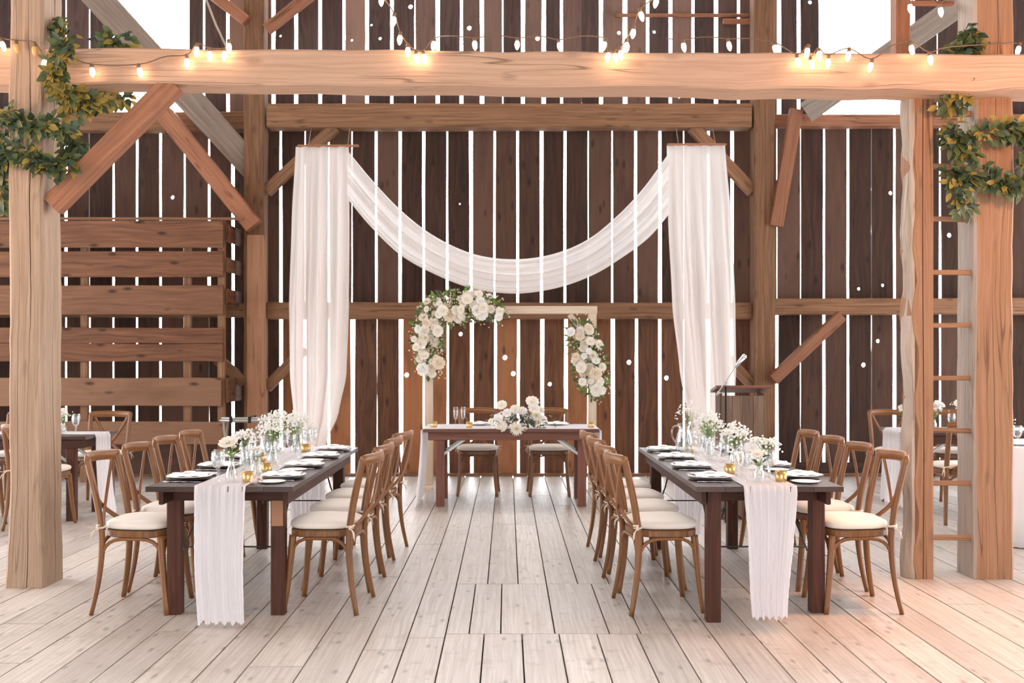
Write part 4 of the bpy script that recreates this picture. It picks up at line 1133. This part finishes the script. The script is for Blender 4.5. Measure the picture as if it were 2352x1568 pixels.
garland('leafy green and yellow garland wound round the far left post', [
    [(108, 60, 6.62), (140, 72, 6.5), (150, 110, 6.36), (128, 150, 6.32), (130, 185, 6.3), (155, 220, 6.33), (165, 262, 6.4)],
    [(150, 210, 6.33), (185, 232, 6.36), (215, 240, 6.42), (250, 225, 6.7), (285, 222, 7.0)],
    [(-30, 262, 6.5), (5, 262, 6.36), (60, 285, 6.34), (110, 288, 6.34), (155, 300, 6.4), (172, 330, 6.55), (165, 370, 6.5), (135, 382, 6.36), (95, 375, 6.33), (45, 352, 6.33), (8, 350, 6.38), (-15, 380, 6.5)],
    [(-20, 300, 6.5), (5, 330, 6.45), (8, 390, 6.45), (5, 470, 6.5)],
    [(222, 94, 6.6), (262, 98, 6.62), (290, 102, 6.64)]], 11, .42, .075, 300)
garland('leafy green and yellow garland wound round the ladder-side post', [
    [(2215, 70, 6.66), (2228, 100, 6.6), (2195, 120, 6.55), (2205, 165, 6.52), (2195, 215, 6.55), (2165, 248, 6.6)],
    [(2228, 90, 6.6), (2222, 160, 6.6), (2205, 240, 6.6)],
    [(2170, 290, 6.68), (2200, 318, 6.6), (2240, 320, 6.56), (2290, 300, 6.56), (2340, 298, 6.58), (2380, 300, 6.6)],
    [(2185, 310, 6.6), (2195, 350, 6.58), (2235, 350, 6.58)],
    [(2175, 395, 6.68), (2210, 405, 6.58), (2255, 400, 6.56), (2290, 425, 6.56), (2335, 425, 6.56), (2380, 410, 6.62)],
    [(2190, 400, 6.6), (2200, 445, 6.58), (2215, 480, 6.6)],
    [(2352, 300, 6.6), (2362, 350, 6.6), (2358, 420, 6.6)]], 12, .40, .080, 300)

# ------------------------------------------------------------------ string lights
def bulb_mesh(mat):
    mb = MB(); mb.lathe([(.001, -.052), (.006, -.048), (.0125, -.034), (.0150, -.018), (.0125, -.004), (.009, .002), (.001, .003)], n=10); return mb.mesh('bulb', mat)
me_b, me_bd = bulb_mesh(M['bulb']), bulb_mesh(M['bulb_dim'])
mb = MB(); mb.lathe([(.001, .002), (.0105, .001), (.0105, .02), (.005, .026), (.001, .027)], n=8); me_s = mb.mesh('socket', M['wire'])
def string(label, pts, dim=(), extra=()):
    """pts: (px, py_of_bulb_centre, d, hasbulb)"""
    base = P(*pts[0][:3]); t = thing('string_lights', label, 'string lights', base, 0, 'warm bulb strings on the near beam')
    W = [P(x, y, d)-base+Vector((0, 0, .055)) for x, y, d, h in pts]
    mb = MB(); mb.tube(spline(W, 4), .004, 5); mb.build('cable', M['wire'], t)
    for i, (x, y, d, h) in enumerate(pts):
        if h:
            o = obj('bulb', me_bd if h == 2 else me_b, t, W[i]+Vector((0, -.004, -.026)), (rd(R.uniform(-12, 12)), rd(R.uniform(-15, 15)), 0), 1.15)
            obj('socket', me_s, o)
string('warm bulb string along the left half of the near beam', [(-40, 95, 6.36, 0), (5, 108, 6.36, 1), (38, 113, 6.36, 2), (80, 118, 6.34, 2), (104, 150, 6.33, 1), (150, 148, 6.34, 0), (212, 168, 6.38, 1), (320, 168, 6.38, 1), (380, 150, 6.38, 0), (430, 146, 6.38, 1), (453, 120, 6.38, 1), (481, 130, 6.38, 1), (517, 130, 6.38, 1), (526, 112, 6.38, 1)])
string('warm bulb string dipping in front of the beam left of centre', [(845, -60, 6.36, 0), (876, 5, 6.36, 1), (905, 51, 6.36, 1), (919, 94, 6.36, 1), (937, 121, 6.36, 1), (956, 136, 6.37, 1), (973, 136, 6.38, 1), (997, 108, 6.42, 1), (1040, 102, 6.7, 0), (1090, 106, 6.7, 1), (1140, 100, 6.7, 0), (1188, 106, 6.72, 1), (1240, 102, 6.72, 0), (1284, 110, 6.72, 1), (1340, 102, 6.72, 0), (1389, 108, 6.5, 1), (1398, 134, 6.36, 1), (1411, 136, 6.36, 1), (1425, 129, 6.36, 1), (1439, 110, 6.36, 1), (1455, 80, 6.36, 1), (1471, 40, 6.36, 1), (1508, 9, 6.36, 1), (1530, -50, 6.36, 0)])
string('warm bulb string along the right half of the near beam', [(1530, 108, 6.8, 0), (1569, 110, 6.78, 1), (1620, 104, 6.78, 0), (1673, 108, 6.76, 1), (1725, 108, 6.76, 0), (1778, 116, 6.7, 1), (1831, 145, 6.37, 1), (1855, 123, 6.37, 1), (1862, 150, 6.37, 1), (1880, 131, 6.37, 1), (1902, 147, 6.37, 1), (1949, 131, 6.37, 1), (2001, 156, 6.37, 1), (2050, 125, 6.37, 0), (2092, 116, 6.37, 1), (2135, 140, 6.37, 1), (2180, 128, 6.4, 0), (2340, 118, 6.58, 1)])
string('two warm bulbs hanging beside the ladder top', [(2080, -40, 6.6, 0), (2089, 22, 6.6, 1), (2120, 0, 6.6, 0), (2159, 29, 6.6, 1), (2200, -30, 6.6, 0)])

# ------------------------------------------------------------------ light
w = bpy.data.worlds.new('World'); bpy.context.scene.world = w; w.use_nodes = True
nt = w.node_tree; bg = nt.nodes['Background']
dn = N(nt, 'ShaderNodeVectorMath', operation='DOT_PRODUCT', ins={0: N(nt, 'ShaderNodeTexCoord').outputs['Generated'], 1: (0.0, .80, .60)})
k_ = ramp(nt, dn.outputs['Value'], -.15, .95, 0.0, 1.0)
nt.links.new(math_(nt, 'ADD', 4.6, math_(nt, 'MULTIPLY', math_(nt, 'POWER', k_, 1.6), 13.5)), bg.inputs[1])
bg.inputs[0].default_value = (.94, .97, 1.0, 1)
def lamp(name, loc, e, col, r=.3):
    l = bpy.data.lights.new(name, 'POINT'); l.energy = e; l.color = col; l.shadow_soft_size = r
    o = bpy.data.objects.new(name, l); C.objects.link(o); o.location = loc; return o
lamp('unseen_warm_lamp', (3.4, 5.0, 2.9), 75, (1, .42, .17), .12)  # unseen warm lamp added for the orange glow at right
sl = bpy.data.lights.new('unseen_warm_spot', 'SPOT'); sl.energy = 330; sl.color = (1, .42, .17); sl.spot_size = rd(58); sl.spot_blend = .8; sl.shadow_soft_size = .12  # unseen warm spot added to throw an orange patch on the right floor
so = bpy.data.objects.new('unseen_warm_spot', sl); C.objects.link(so); so.location = (3.0, 5.9, 3.1); so.rotation_euler = (rd(-10), rd(8), 0)
lamp('unseen_warm_lamp', (-4.4, 5.4, 3.0), 70, (1, .55, .28), .15)  # unseen warm lamp added for the tan glow at left

cam = bpy.data.cameras.new('Camera'); co = bpy.data.objects.new('Camera', cam); C.objects.link(co)
co.location = (0, 0, H); co.rotation_euler = (rd(90), 0, 0)
cam.sensor_width = 36; cam.lens = F/2352*36; cam.shift_x = 11/2352; cam.shift_y = 37/2352
cam.dof.use_dof = True; cam.dof.focus_distance = 6.2; cam.dof.aperture_fstop = 3.2
sc = bpy.context.scene; sc.camera = co
sc.view_settings.view_transform = 'Standard'; sc.view_settings.look = 'None'; sc.view_settings.gamma = 1
sc.view_settings.exposure = 0.0
sc.cycles.use_denoising = True
sc.cycles.max_bounces = 8; sc.cycles.diffuse_bounces = 5; sc.cycles.transparent_max_bounces = 16
sc.cycles.sample_clamp_indirect = 8
